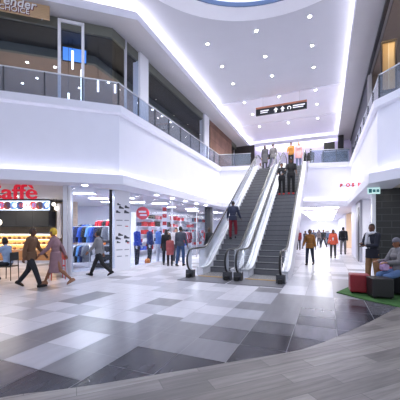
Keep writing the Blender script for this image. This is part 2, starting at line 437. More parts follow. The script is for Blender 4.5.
# restaurant behind the glass: black ceiling strip by the glass, a drop, a brown ceiling with lights
def strip(path, d0, d1, z0, z1): return sweep(path, rect(d0, d1, z0, z1))
struct(strip(FU, -1.35, -.1, 8.40, 8.5).build('ceiling_restaurant', BLACK))
struct(strip(FU, -1.5, -1.35, 8.1, 8.5).build('trim_4', OLIVE))
struct(strip(FU, -7.0, -1.5, 8.1, 8.2).build('ceiling_restaurant', BROWNC))
struct(strip(FU, -7.2, -7.0, 5.6, 8.2).build('wall_restaurant', BROWNW))
struct(MB().box(-13, -7.3, 24.0, 24.2, 5.6, 8.76).build('wall_restaurant', BROWNW))
k = 0
for px_, py_ in ((-10.68,7.85),(-9.98,8.53),(-11.4,8.84),(-8.85,10.35),(-12.4,8.9),(-10.4,10.2)):
    p = Vector((px_, py_, 0)); downlight(p.x, p.y, 8.1, 'small warm downlight in the brown restaurant ceiling behind the framed glass', .05, 'restaurant ceiling lights', w=220)
for x, y in ((-8.65,12.6),(-8.65,13.6),(-8.65,14.6),(-8.65,15.6),(-10.3,12.8),(-10.3,14.4),(-10.3,16.0)):
    downlight(x, y, 8.1, 'small warm downlight in the brown restaurant ceiling along the gallery glass', .05, 'gallery restaurant lights', w=150)
# blue lit screen and tube pendants seen through the framed pane
t = thing('wall_screen', 'blue lit screen hanging behind the white framed pane upstairs', 'screen', U(-1.33, .95, 8.08), 41.07)
MB().box(-.42,.42,-.03,.03,-.26,.26).build('casing', BLACK, t)
MB().box(-.40,.40,-.036,-.03,-.24,.24).build('display', emat('blue_screen', (84,140,226), .8), t)
MB().cyl((0,0,0), .012, .26, .33, 8).build('hanger', DGREY, t)
TUBE = emat('tube_lamp', (245,248,255), 3.5)
for a, b, z0, z1 in ((-1.36,.5,7.35,7.98),(-1.05,.4,6.1,7.3),(-.5,.6,6.7,7.1),(.1,.5,6.7,7.0),(-1.5,.6,5.9,6.5)):
    t = thing('tube_pendant', 'white tube pendant lamp behind the %s upstairs' % {-1.36:'middle of the framed pane',-1.05:'mullion of the framed pane',-.5:'pane beside the white frame',.1:'pane next to the chamfer corner',-1.5:'foot of the framed pane'}[a], 'pendant lamp', U(a, b, z0), 41)
    MB().cyl((0,0,0), .035, 0, z1-z0, 12).build('tube', TUBE, t)
    MB().cyl((0,0,0), .006, z1-z0, 8.4-z0, 6).build('cord', BLACK, t)
# restaurant tables and chairs by the gallery glass
DCH = mat('dark_chair_wood', (46,36,32), .5, noise=.1)
def chair(name, label, loc, rz, m, group=None, sm=None):
    t = thing(name, label, 'chair', loc, rz, group)
    MB().box(-.21,.21,-.2,.2,.42,.46).build('seat', sm or m, t, bevel=.012)
    b = MB(); b.box(-.2,.2,-.225,-.19,.62,.88); b.build('backrest', sm or m, t, bevel=.012)
    for x, y, z in ((-.19,-.2,.86),(.19,-.2,.86),(-.19,.18,.43),(.19,.18,.43)):
        MB().cap((x*1.06,y*1.08,.014),(x,y,z-.02),.012,.015,8,2).build('leg', m, t)
    return t
for i, (x, y, rz) in enumerate(((-7.7,11.3,80),(-8.6,11.4,-100),(-7.7,12.9,85),(-8.6,13.0,-95),(-7.7,14.6,95),(-8.6,14.6,-90))):
    chair('restaurant_chair', 'dark restaurant chair at the gallery window upstairs', (x,y,5.58), rz, DCH, 'gallery window chairs')
for y in (11.35,12.95,14.6):
    t = thing('restaurant_table', 'small dark restaurant table at the gallery window upstairs', 'table', (-8.15,y,5.58), 0, 'gallery window tables')
    MB().box(-.32,.32,-.35,.35,.71,.75).build('tabletop', DCH, t, bevel=.01)
    MB().cyl((0,0,0),.04,.02,.72,12).build('pedestal', DGREY, t); MB().cyl((0,0,0),.24,0,.025,20).build('base', DGREY, t)
t = thing('flower_vase', 'small vase of yellow flowers on the window table upstairs', 'vase', (-7.9,11.35,6.33))
MB().lathe([(.04,0),(.055,.06),(.03,.13),(.035,.15)],14).build('vase', WHITEG, t, True)
fb = MB()
for i in range(7): fb.ell((rnd.uniform(-.08,.08),rnd.uniform(-.08,.08),.2+rnd.uniform(0,.1)),(.04,.04,.035),8,5)
fb.build('blossoms', mat('yellow_petals',(214,178,70),.6,noise=.1), t, True)

# wooden restaurant sign hung under the bulkhead
t = thing('restaurant_sign', 'wooden sign board with white serif lettering hung over the upper restaurant', 'sign', U(-2.05,-.42,8.33), 41.07)
bx = MB(); bx.box(-1.6,.1,-.03,.03,0,.48); brd = bx.build('board', WOODL, t)
tw = mat('sign_letter_white',(240,238,240),.4); td = mat('sign_letter_maroon',(110,36,48),.5)
for m_, dy, dx in ((td,-.032,.012),(tw,-.048,0)):
    text('lettering', 'Tender', .38, .008, Matrix.Translation((-1.42+dx,dy,.205-dx))@UP, m_, brd, shear=.15, bold=.006 if m_ is tw else .014)
    text('lettering', 'CHOICE', .225, .008, Matrix.Translation((-1.3+dx,dy,.03-dx*.6))@UP, m_ if m_ is td else tw, brd, bold=.0 if m_ is tw else .008)
MB().cyl((-.12,0,0), .01, -.05, 0, 8).build('fixing', ALU, t)
MB().cyl((-1.2,0,0), .01, .46, .43+.2, 8).build('hanger', ALU, t); MB().cyl((-.3,0,0), .01, .46, .43+.2, 8).build('hanger', ALU, t)

# ---- glass balustrades above the parapet
def balustrade(label, path, i0, i1, spacing, z0=5.8, h=.82, d=-.12):
    t = thing('glass_balustrade', label, 'balustrade')
    P = offset(path, d)
    off = 0
    for i in range(i0, i1):
        a = Vector((*P[i],0)); b = Vector((*P[i+1],0)); L = (b-a).length; n = max(1, round(L/spacing)); u = (b-a).normalized()
        ang = math.atan2(u.y, u.x)
        for k in range(n):
            p0 = a+u*(L*k/n+.012); p1 = a+u*(L*(k+1)/n-.012)
            M = Matrix.Translation(p0)@Matrix.Rotation(ang,4,'Z')
            MB(M).box(0,(p1-p0).length,-.008,.008,z0-.01,z0+h).build('glass_panel', RAILG, t)
            M = Matrix.Translation(a+u*(L*k/n))@Matrix.Rotation(ang,4,'Z')
            MB(M).box(-.015,.015,-.03,.03,z0-.005,z0+h).build('post', DGREY, t)
    r = MB(); r.tube([(P[i][0],P[i][1],z0+h+.02) for i in range(i0,i1+1)], .024, 8)
    r.build('top_rail', STEEL, t, True)
    return t
balustrade('glass balustrade in front of the upper restaurant', PATH[:2]+[(-6.49,17.6)], 0, 2, 1.15)
balustrade('short glass balustrade at the stone panel end of the bridge', [(-6.49,17.62),(-6.5,18.5),(-4.55,18.94)], 0, 2, 1.0)
balustrade('glass balustrade on the bridge beside the kiosk', [(-.95,19.74),(1.30,20.25)], 0, 1, .75)
# gallery rail on the right, curving up to a silver handrail
balustrade('glass balustrade in front of the amber lit shop upstairs', [(1.33,20.1)]+PATH[6:8], 0, 2, 1.3)

# ---- upper right shop
struct(MB().box(1.68,1.78, 6, 26, 8.62, 8.76).build('trim_5', DGREY))
struct(MB().box(1.9,9, 6.0, 26, 8.70, 8.76).build('ceiling_gallery', mat('taupe_ceiling',(150,134,126),.7,noise=.03)))
struct(MB().box(1.74,1.92, 15.6, 26, 5.6, 8.7).build('wall_gallery', mat('gallery_dark_front',(84,86,100),.4,noise=.1,scale=2)))
struct(MB().box(1.92,9, 15.6, 15.8, 5.6, 8.7).build('wall_gallery', mat('taupe_wall',(128,112,102),.6,noise=.05)))
struct(MB().box(1.72,1.86, 15.3, 15.62, 5.6, 8.7).build('wall_gallery', GREYP))
downlight(2.62, 11.6, 8.7, 'warm downlight in the taupe ceiling above the amber panel', .05, w=60)
t = thing('amber_light_box', 'tall amber lit panel in a dark frame upstairs by the gallery rail', 'light box', (1.99,12.15,6.45))
fbm = MB()
for x0,x1,z0,z1 in ((-.24,-.19,-.0,1.78),(.19,.24,0,1.78),(-.19,.19,1.72,1.78),(-.19,.19,0,.06)): fbm.box(x0,x1,-.06,.06,z0,z1)
fbm.build('frame', mat('dark_bronze',(52,42,38),.4,metal=.3), t)
MB().box(-.19,.19,-.02,.04,.06,1.72).build('panel', brick_mat('amber_panel',(206,170,116),(176,134,80),(226,206,166),.6,.22,.01,.4), t)
l = bpy.data.lights.new('lamp','AREA'); l.energy = 2.5; l.size = .5; l.color=(1,.75,.4); lo = bpy.data.objects.new('lamp', l); C.objects.link(lo); lo.parent = t; lo.location=(0,-.4,1.9); lo.rotation_euler=(R(15),0,0)
t = thing('display_cabinet', 'low white display cabinet behind the curved gallery rail', 'cabinet', (2.85,12.4,5.585), -30)
MB().box(-.4,.4,-.2,.2,.08,1.1).build('body', WHITEG, t, bevel=.01); MB().box(-.37,.37,-.18,.18,0,.08).build('plinth', DGREY, t); MB().box(-.42,.42,-.22,.22,1.1,1.13).build('top', ALU, t)
# things at the far end of the gallery, past the bridge
t = thing('projecting_sign', 'dark vertical projecting shop sign at the far end of the gallery', 'sign', (.95,24.6,6.9))
MB().box(-.2,.2,-.05,.05,0,1.9).build('panel', mat('dark_blade',(44,42,48),.4,noise=.1), t); MB().cyl((0,0,0),.02,1.9,2.45,8).build('hanger', DGREY, t)
t = thing('information_kiosk', 'blue grey glazed kiosk on the bridge', 'kiosk', (.45,21.6,5.59), 8)
MB().box(-.75,.75,-.45,.45,.0,1.15).build('body', mat('kiosk_panel',(104,118,136),.35,noise=.25,scale=3), t, bevel=.02)
MB().box(-.8,.8,-.5,.5,1.15,1.2).build('top', ALU, t, bevel=.01); MB().box(-.7,.7,-.47,-.45,.25,.95).build('poster', mat('kiosk_print',(70,88,110),.4,noise=.5,scale=5), t)
t = thing('dark_screen', 'dark screen mounted on a post behind the bridge kiosk', 'screen', (.15,23.2,5.59))
MB().box(-.36,.36,-.04,.04,1.75,2.35).build('display', BLACK, t); MB().cyl((0,.05,0),.035,0,1.9,10).build('post', DGREY, t); MB().cyl((0,.05,0),.2,0,.03,16).build('base', DGREY, t)
struct(MB().box(-7.3,-4.6,22.6,22.8,5.6,6.75).build('wall_low', mat('brown_low_wall',(132,92,76),.5,noise=.15,scale=3)))
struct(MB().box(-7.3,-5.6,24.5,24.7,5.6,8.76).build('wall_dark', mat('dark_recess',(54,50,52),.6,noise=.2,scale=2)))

# ---- hanging direction sign
t = thing('direction_sign', 'dark hanging direction sign with white arrows and an orange top strip', 'sign', (-3.78,17,8.2))
spn = MB().box(0,2.78,-.05,.05,0,.36).build('panel', mat('sign_dark',(48,50,58),.35,noise=.04), t, bevel=.006)
MB().box(0,2.78,-.055,.055,.38,.47).build('strip', mat('sign_orange',(214,140,110),.4), t)
SW = emat('sign_white',(240,240,245),.5)
a = MB()
def arrow(b, x, z, s): 
    b.prismx([(0,0),(1,0),(1,1)],0,0) if False else None
    for poly in ([(x-.5*s,z),(x+.5*s,z),(x,z+.55*s)],[(x-.2*s,z-.5*s),(x+.2*s,z-.5*s),(x+.2*s,z),(x-.2*s,z)]):
        n = len(poly); b.add([(p[0],-.052,p[1]) for p in poly]+[(p[0],-.058,p[1]) for p in poly],[tuple(range(n)),tuple(range(n,2*n))[::-1]]+[(i,(i+1)%n,n+(i+1)%n,n+i) for i in range(n)])
for x in (1.13,1.5):
    a = MB(); arrow(a, x, .17, .27); a.build('arrow', SW, spn)
for x0,x1,z0,z1 in ((.26,.74,.2,.26),(.26,.68,.1,.15),(2.05,2.68,.22,.28),(2.05,2.6,.12,.17)):
    MB().box(x0,x1,-.056,-.05,z0,z1).build('lettering', SW, spn)
a = MB()
for i in range(14):
    q = R(i*20-40); r = .1-.002*i; a.box(1.85+r*math.cos(q)-.02,1.85+r*math.cos(q)+.02,-.056,-.05,.17+r*math.sin(q)-.02,.17+r*math.sin(q)+.02)
a.build('round_symbol', SW, spn)
for x in (.4,2.4): MB().cyl((x,0,0),.012,.47,1.13,8).build('hanger', ALU, t)

# ================================================================== GROUND FLOOR, LEFT
GA, GB, GC, GD = (-8.1,7.57), (-7.5,9.12), (-7.22,9.72), (-7.05,27.0)
def poly_wall(p, q, th, z0, z1, side=1):
    v = Vector((q[0]-p[0], q[1]-p[1])).normalized(); n = Vector((v.y,-v.x))*th*side
    return MB().prism([p, q, (q[0]-n.x,q[1]-n.y), (p[0]-n.x,p[1]-n.y)], z0, z1)
struct(poly_wall(GA, GB, .012, .12, 3.12).build('window_6', GLASS))
struct(poly_wall(GC, GD, .012, .12, 3.12).build('window_7', GLASS))
struct(poly_wall(GA, GB, .12, 0, .12).build('baseboard_left', WHITEG)); struct(poly_wall(GC, GD, .12, 0, .12).build('baseboard_left', WHITEG))
TA = Matrix.Translation((-8.1,7.57,0))@Matrix.Rotation(R(23.3),4,'Z')
struct(MB(TA).box(-.21,-.06,-.14,.16,0,3.12).build('wall_column', ALU))
struct(MB(TA).box(-.05,.03,-.1,.1,0,3.12).build('window_8', ALU))
def mull(x, y, m, nm, w=.05): struct(MB().box(x-w/2,x+w/2,y-w/2,y+w/2,0,3.12).build(nm, m))
mull(-7.57,8.98,BLACK,'window_9',.08)
for i, y in enumerate((12.9,15.9,18.6)): mull(-7.06,y,ALU,'window_%d'%(10+i),.05)
struct(MB().box(-7.3,-6.9,17.75,18.1,0,3.12).build('wall_pillar', mat('charcoal_pillar',(46,48,54),.4,noise=.05)))
# white printed pillar between the two sports windows
t = thing('printed_pillar', 'white shop pillar printed with sketches of shoes and small text lines', 'pillar', (GB[0],GB[1],0), math.degrees(math.atan2(GC[1]-GB[1],GC[0]-GB[0])))
pcol = MB().box(.0,.66,0,.45,0,3.12).build('column', WHITEG, t)
INK = mat('print_ink',(64,66,78),.5,noise=.2,scale=12); INKL = mat('print_grey',(150,152,164),.5)
def shoe_print(x, z, s, m):
    pts = [(-.5,0),(.5,0),(.55,.14),(.3,.24),(.02,.32),(-.15,.5),(-.45,.5),(-.52,.2)]
    b = MB(); n = len(pts)
    b.add([(x*.82+p[0]*s*.9,-.004,z+p[1]*s) for p in pts]+[(x*.82+p[0]*s*.9,.001,z+p[1]*s) for p in pts],[tuple(range(n)),tuple(range(n,2*n))[::-1]]+[(i,(i+1)%n,n+(i+1)%n,n+i) for i in range(n)])
    b.build('shoe_sketch', m, pcol)
for x,z,s in ((.18,2.25,.2),(.34,2.42,.22),(.22,2.55,.16),(.62,2.25,.24),(.64,2.45,.22),(.18,1.22,.24),(.3,1.36,.22),(.2,1.08,.16),(.62,1.25,.26),(.66,1.1,.2)):
    shoe_print(x, z, s, INK)
shoe_print(.7,1.06,.1,RED)
for x0,x1,z in ((.08,.4,1.95),(.5,.74,1.95),(.12,.36,1.75),(.54,.7,1.72),(.08,.4,.8),(.5,.74,.8),(.12,.36,.55),(.54,.7,.55)):
    MB().box(x0*.82,x1*.82,-.003,.001,z,z+.035).build('text_line', INKL if z!=1.72 else RED, pcol)
# shop walls and lighting
SHW = mat('shop_white',(238,238,246),.6,noise=.01)
struct(poly_wall((-8.36,7.5),(-16.2,14.8),.1,0,3.12,-1).build('wall_shop', SHW))
struct(MB(TA).box(-6.5,.85,8.6,8.7,0,3.12).build('wall_shop', SHW))
struct(MB().box(-11.1,-11.0,14.6,27,0,3.12).build('wall_shop', SHW))
struct(MB().box(-11.1,-7,26.9,27,0,3.12).build('wall_shop', SHW))
kk = 0
for i, (x,y) in enumerate(((-9.2,9.3),(-9.9,10.9),(-10.6,12.5),(-8.7,11.3),(-9.4,13.2),(-8.6,14.3),(-9.4,16.8),(-8.6,18.5),(-9.4,20.5),(-8.6,22.5))):
    t = thing('shop_light_panel', 'square white light panel in the sports shop ceiling', 'ceiling light', (x,y,3.12), 23.3, 'sports shop light panels')
    MB().box(-.45,.45,-.17,.17,-.03,0).build('frame', ALU, t); MB().box(-.42,.42,-.14,.14,-.036,-.03).build('diffuser', SHOPP, t)
    l = bpy.data.lights.new('lamp','AREA'); l.shape='RECTANGLE'; l.size=.8; l.size_y=.26; l.energy=26; lo=bpy.data.objects.new('lamp',l); C.objects.link(lo); lo.parent=t; lo.location=(0,0,-.05)
for i, y in enumerate((10.9,12.3,13.7,15.1,16.5)):
    downlight(-6.72, y, 3.1, 'round downlight in the low soffit, %s along the sports shop window' % ORD[i], .1, w=40)
downlight(-7.5, 7.6, 3.1, 'round downlight in the low soffit in front of the shop column', .1, w=40)

# garments, racks, shoes
GC_ = {n: mat('cloth_'+n, c, .85, noise=.12, scale=9) for n, c in dict(blue=(38,84,190),navy=(34,42,84),red=(196,28,44),black=(30,30,36),grey=(128,130,140),white=(226,226,232),sky=(96,150,214),brown=(116,84,60),orange=(224,122,52),pink=(206,120,132)).items()}
gm_cache = {}
def garment(col, loc, rz, label, group, long=False, s=1.0):
    t = thing('hanging_garment', label, 'garment', loc, rz, group)
    key = (col, long)
    if key not in gm_cache:
        b = MB(); L = -.95 if long else -.7
        out = [(-.08,0),(-.23,-.05),(-.33,-.42),(-.25,-.45),(-.2,-.2),(-.22,L),(.22,L),(.2,-.2),(.25,-.45),(.33,-.42),(.23,-.05),(.08,0)]
        n = len(out); vs = []
        for k, (yy, sc) in enumerate(((-.05,.92),(-.03,1),(.03,1),(.05,.92))):
            vs += [(p[0]*sc, yy, p[1]*(1 if k in (1,2) else .985)-.004) for p in out]
        fs = [tuple(range(n)), tuple(range(3*n,4*n))[::-1]]
        for k in range(3): fs += [(k*n+i,k*n+(i+1)%n,(k+1)*n+(i+1)%n,(k+1)*n+i) for i in range(n)]
        b.add(vs, fs); o = b.build('cloth', GC_[col], t); gm_cache[key] = o.data
        h = MB(); h.tube([(-.2,0,-.05),(0,0,.01),(.2,0,-.05)],.008,6); h.tube([(0,0,.01),(0,0,.05),(.02,0,.08)],.005,6); o2 = h.build('hanger', DGREY, t); gm_cache['h'] = o2.data
    else:
        for nm, d in (('cloth',gm_cache[key]),('hanger',gm_cache['h'])):
            o = bpy.data.objects.new(nm, d); C.objects.link(o); o.parent = t
    return t
def rack(label, loc, rz, L, z, cols, group, what):
    t = thing('clothes_rack', label, 'clothes rack', loc, rz)
    MB().tube([(-L/2,0,z),(L/2,0,z)],.018,8).build('rail', STEEL, t, True)
    for s in (-1,1):
        MB().tube([(s*L/2,0,.02),(s*L/2,0,z)],.018,8).build('upright', STEEL, t, True)
        MB().box(s*L/2-.03,s*L/2+.03,-.28,.28,0,.03).build('foot', STEEL, t)
    a = R(rz); n = len(cols)
    for i, c in enumerate(cols):
        d = -L/2+.12+(L-.24)*i/max(1,n-1)
        garment(c, (loc[0]+d*math.cos(a), loc[1]+d*math.sin(a), z-.02), rz+68, '%s garment hanging on the %s' % (c, what), c+' '+group)
rack('clothes rack of blue and dark tops just inside the sports shop window', (-9.85,10.3,0), 23, 1.7, 1.75, ['blue','navy','blue','black','sky','blue','navy','black','grey'], 'window rack tops', 'rack inside the sports window')
rack('low clothes rack of mixed shorts below the blue tops', (-9.72,9.52,0), 23, .9, .95, ['red','blue','white','black','sky','navy','grey'], 'low rack shorts', 'low rack inside the sports window')
rack('tall clothes rack of red tops near the printed pillar', (-9.6,11.2,0), 23, 1.1, 2.05, ['red','red','black','red','red','red'], 'pillar rack tops', 'rack of red tops near the pillar')
rack('clothes rack of mixed tops deep in the sports shop', (-10.9,12.0,0), 23, 2.0, 1.9, ['black','blue','sky','grey','navy','blue','black','white','blue','red','navy'], 'deep rack tops', 'rack deep in the sports shop')
t = thing('shoe_display', 'dark stepped shoe display below the red tops', 'display stand', (-8.6,9.98,0), 23.3)
MB().box(-.5,.5,-.06,.3,0,1.15).build('back_panel', mat('display_dark',(58,54,58),.5,noise=.1), t)
for z in (.25,.6,.95): MB().box(-.5,.5,-.32,-.06,z-.03,z).build('shelf', ALU, t)
def shoe_mesh(b, c, s=1.0, rz=0):
    M = Matrix.Translation(c)@Matrix.Rotation(R(rz),4,'Z')@Matrix.Scale(s,4)
    k = MB(M)
    prof = [(-.13,.03,.10),(-.09,.045,.11),(0,.045,.085),(.07,.05,.06),(.12,.035,.045)]
    vs = []; n = 8
    for y, w, hgt in prof:
        for i in range(n):
            a = math.pi*2*i/n; vs.append((w*math.cos(a), y, max(0,hgt*.5+hgt*.55*math.sin(a))))
    fs = [(j*n+i,j*n+(i+1)%n,(j+1)*n+(i+1)%n,(j+1)*n+i) for j in range(len(prof)-1) for i in range(n)]+[tuple(range(n)),tuple(range((len(prof)-1)*n,len(prof)*n))]
    k.add(vs, fs); b.add(k.v, k.f)
Q = Matrix.Rotation(R(23.3),3,'Z')
for i, z in enumerate((.25,.6,.95)):
    for j in range(4):
        p = Vector((-8.6,9.98,0))+Q@Vector((-.36+.24*j,-.19,z))
        col = ['white','white','grey','black','white','orange'][(i*4+j*3)%6]
        b = MB(); shoe_mesh(b, (0,0,0), .95, 110)
        o = b.build('trainer', GC_[col], None, True); o.location = p; o.rotation_euler = (0,0,R(23.3))
        tag(o, '%s trainer on the stepped display below the red tops' % col, 'shoe', col+' display trainers')
# round red sale sign
t = thing('round_sale_sign', 'round red sign with faded white lettering hung in the sports window', 'sign', (-7.4,10.85,2.33), 35)
b = MB(Matrix.Rotation(R(90),4,'X')); b.lathe([(.27,-.012),(.28,0),(.27,.012)],32); sdc = b.build('disc', mat('sale_red',(226,42,62),.4), t)
for x0,x1,z0,z1 in ((-.17,.15,.02,.1),(-.12,.18,-.12,-.05)): MB().box(x0,x1,-.017,-.011,z0,z1).build('lettering', WHITEG, sdc)
MB().cyl((0,0,0),.004,.28,.79,6).build('cord', DGREY, t)
# shelf wall deep in the shop with boxed goods
t = thing('shop_shelving', 'long white wall shelving deep in the sports shop', 'shelving', (-10.95,14.8,0), 0)
for z in (.35,.85,1.35,1.85,2.35): MB().box(0,.38,0,11.6,z-.03,z).build('shelf', WHITEG, t)
for y in range(0,12,2): MB().box(0,.36,y*1.0-.02+ .02,y*1.0+.02+.02,0,2.7).build('upright', WHITEG, t)
bc = ['red','white','grey','black','blue','white','pink','navy','red','white']
for zi, z in enumerate((.35,.85,1.35,1.85,2.35)):
    y = 15.05
    while y < 26:
        w = rnd.uniform(.25,.5); hh = rnd.uniform(.2,.36); col = rnd.choice(bc)
        if int((y-14.82)/2.0) != int((y+w-14.82)/2.0): y += .1
        b = MB(); b.box(-.15,.15,-w/2,w/2,0,hh); b.box(-.155,.155,-w/2-.005,w/2+.005,hh*.72,hh)
        o = b.build('shoe_box', GC_[col]); o.location = (-10.74,y+w/2,z)
        tag(o, '%s box on the %s shelf of the long white shelving' % (col, ['lowest','second lowest','middle','second highest','top'][zi]), 'box', '%s boxes, shelf %d' % (col, zi+1))
        y += w+rnd.uniform(.12,.4)
t = thing('hanging_banner', 'tall narrow red and white banner hanging inside the second sports window', 'banner', (-7.9,13.6,0), 40)
MB().box(-.14,.14,-.008,.008,1.3,2.95).build('cloth', WHITEG, t); bcl = kids(t)[0]
for z in (1.55,1.95,2.35,2.7): MB().box(-.11,.11,-.012,-.008,z-.1,z+.1).build('print', RED, bcl)
MB().tube([(-.16,0,2.95),(.16,0,2.95)],.01,6).build('bar', DGREY, t)
for i,(x,y,c) in enumerate(((-8.4,15.2,'brown'),(-8.3,17.0,'red'),(-8.6,19.2,'grey'),(-8.5,21.4,'red'))):
    rack('short clothes rack of %s tops, %s along the gallery side of the shop' % (c, ORD[i]), (x,y,0), 95, 1.2, 1.5, [c,'white',c,'pink',c,'black',c], 'rack number %s'%ORD[i], '%s short rack along the shop window' % ORD[i])
# cafe
TK = Matrix.Translation((-12.5,10.5,0))@Matrix.Rotation(R(23.29),4,'Z')
BEIGE = brick_mat('beige_wall_tiles',(196,172,146),(186,160,134),(170,148,126),.3,.15,.006,.5,.5,(R(90),0,0))
struct(MB(TK).box(-7,.7,1.3,1.4,0,3.12).build('wall_cafe', BEIGE))
struct(MB(TK).box(.3,.46,-.1,.1,1.2,2.9).build('wall_cafe_post', GREYP))
def K(x,y,z=0): return TK@Vector((x,y,z))
t = thing('menu_light_box', 'lit menu box with pictures of cups above the black cafe hood', 'light box', K(0,0,2.55), 23.29)
MB().box(-5.5,.0,-.12,.12,0,.5).build('casing', DGREY, t)
mds = MB().box(-5.46,-.04,-.13,-.12,.02,.48).build('display', emat('menu_light',(206,222,246),1.3), t)
pm = [emat('menu_blue',(84,126,196),.8), emat('menu_brown',(92,52,44),.5), emat('menu_red',(190,60,60),.6), emat('menu_white',(244,244,250),1.4), emat('menu_navy',(40,56,96),.5)]
for i in range(17):
    x = -.22-.315*i
    for dx,dz,rx,rz_,m_ in ((0,.25,.19,.2,pm[i%5]),(.05,.27,.11,.13,pm[(i+3)%5]),(-.09,.16,.07,.09,pm[(i+1)%5])):
        b = MB(Matrix.Translation((x+dx,-.131,dz))@Matrix.Rotation(R(90),4,'X')); b.lathe([(rx,-.001),(rx,.004)],18,sy=rz_/rx); b.build('picture', m_, mds)
t = thing('black_hood', 'long black panelled hood over the cafe counter', 'hood', K(0,0,1.76), 23.29)
for i in range(7): MB().box(-.79*(i+1)+.004,-.79*i-.004,-.3,.4,0,.77).build('panel', BLACK, t)
MB().box(-5.53,0,-.27,.38,.02,.75).build('casing', DGREY, t)
t = thing('pastry_counter', 'glass fronted cafe counter with lit shelves on a wooden base', 'counter', K(0,0,0), 23.29)
MB().box(-5.5,.15,-.28,.5,.12,.62).build('base', WOODM, t, bevel=.01); MB().box(-5.5,.15,-.22,.5,0,.12).build('plinth', ALU, t)
for z in (.64,.9,1.15): MB().box(-5.4,.1,-.22,.3,z-.02,z).build('shelf', mat('shelf_cream',(240,224,190),.4), t)
MB().box(-5.5,.15,-.3,-.285,.62,1.38).build('glass_front', GLASS, t); MB().box(-5.5,.15,-.3,.5,1.38,1.42).build('top', STEEL, t)
MB().box(-5.5,.15,.35,.5,.62,1.38).build('back_panel', mat('counter_back',(226,196,140),.5), t)
for z in (.86,1.11,1.35): MB().box(-5.4,.1,.2,.24,z-.008,z+.01).build('light_strip', LAMPW, t)
PAS = [mat('pastry_'+str(i), c, .6, noise=.25, scale=14) for i, c in enumerate(((208,150,74),(176,112,54),(232,196,120),(140,84,50)))]
for zi, z in enumerate((.64,.9,1.15)):
    for i in range(14):
        x = -.1-.24*i; k = rnd.randrange(4); b = MB()
        if k == 0: b.ell((0,0,.045),(.09,.06,.05),12,6); b.ell((.05,0,.06),(.04,.05,.04),8,5)
        elif k == 1: b.lathe([(.055,0),(.075,.06),(.08,.075),(.05,.11),(.01,.12)],12)
        elif k == 2: b.lathe([(.085,0),(.09,.03),(.085,.06),(.02,.062)],14)
        else: b.ell((0,0,.04),(.1,.045,.045),12,6)
        o = b.build('pastry', PAS[k], None, True); o.location = K(x,-.1,z)
        tag(o, '%s pastry on the %s lit shelf of the cafe counter' % (['plump golden','brown muffin shaped','pale round flat','long dark brown'][k], ['bottom','middle','top'][zi]), 'pastry', '%s pastries, shelf %d' % (['golden','muffin','flat','long'][k], zi+1))
t = thing('coffee_machine', 'steel coffee machine behind the cafe counter end', 'coffee machine', K(-.75,.92,.97), 23.29)
MB().box(-.35,.35,-.25,.25,.0,.5).build('body', STEELW, t, bevel=.03); MB().box(-.3,.3,-.3,-.25,.28,.42).build('group_head', BLACK, t); MB().box(-.36,.36,-.3,.2,-.03,0).build('drip_tray', DGREY, t)
t = thing('back_counter', 'wooden back counter under the coffee machine', 'counter', K(-.95,.92,0), 23.29)
MB().box(-.7,.85,-.25,.3,.05,.93).build('body', WOODM, t); MB().box(-.72,.87,-.28,.3,.93,.97).build('top', DGREY, t); MB().box(-.68,.83,-.2,.28,0,.05).build('plinth', BLACK, t)
t = thing('globe_pendant', 'cream globe pendant lamp at the edge of the cafe', 'pendant lamp', (-10.35,6.55,1.85))
MB().ell((0,0,0),(.11,.11,.11),18,10).build('globe', emat('globe_glow',(255,244,214),3.0), t, True); MB().cyl((0,0,0),.006,.11,1.26,6).build('cord', BLACK, t)
for i,(x,z) in enumerate(((.2,2.85),(.33,2.65))):
    t = thing('ball_lamp', 'small white ball lamp beside the red cafe lettering, %s' % ['higher one','lower one'][i], 'lamp', K(x,-.2,z)); MB().ell((0,0,0),(.09,.09,.09),14,8).build('globe', emat('ball_glow',(250,246,232),2.5), t, True); MB().cyl((0,0,0),.006,.08,3.12-z,6).build('cord', BLACK, t)
t = thing('cafe_sign', 'red cafe lettering hung from black rods under the soffit', 'sign', (-9.03,7.0,2.62), 23.29)
text('lettering','Caffè',.66,.035,Matrix.Translation((0.02,0,.02))@Matrix.Diagonal((1.32,1,1.06,1))@UP, emat('letter_red',(222,26,52),.25), t, bold=.006, align='RIGHT')
for x in (-1.45,-.62): MB().cyl((x,.03,0),.014,.3,.52,8).build('rod', BLACK, t)
MB().tube([(-2.2,.03,.2),(0,.03,.2)],.012,6).build('rail', BLACK, t)
for i in range(3):
    p = K(-1-1.6*i,-1.2); downlight(p.x,p.y,3.12,'warm downlight in the cafe ceiling before the counter',.08,'cafe ceiling downlights',w=60)
p = Vector((-9.6,7.2,3.12)); l = bpy.data.lights.new('lamp','AREA'); l.energy=60; l.size=1.2; l.color=(1,.9,.78); lo=bpy.data.objects.new('cafe_fill_light',l); C.objects.link(lo); lo.location=K(-1.5,-1.5,3.1)  # fill light without a fitting, added to brighten the cafe interior
CHB = mat('chair_black',(26,26,30),.45,noise=.05)
def HD(h): return (-math.sin(R(h)), math.cos(R(h)))
chair('cafe_chair','black cafe chair under the seated person in pale blue', (-9.27,6.17,0), 113, CHB)
chair('red_cafe_chair','red cafe chair standing beside the shop column', (-7.97,6.88,0), 150, mat('chair_red',(190,26,34),.4))
t = thing('cafe_table','round dark cafe table in front of the seated person','table',(-9.95,5.85,0))
MB().lathe([(.34,.72),(.35,.735),(.34,.75)],28).build('tabletop', DCH, t); MB().cyl((0,0,0),.035,.02,.72,12).build('pedestal', DGREY, t); MB().lathe([(.24,0),(.22,.025),(.05,.04)],24).build('base', DGREY, t)

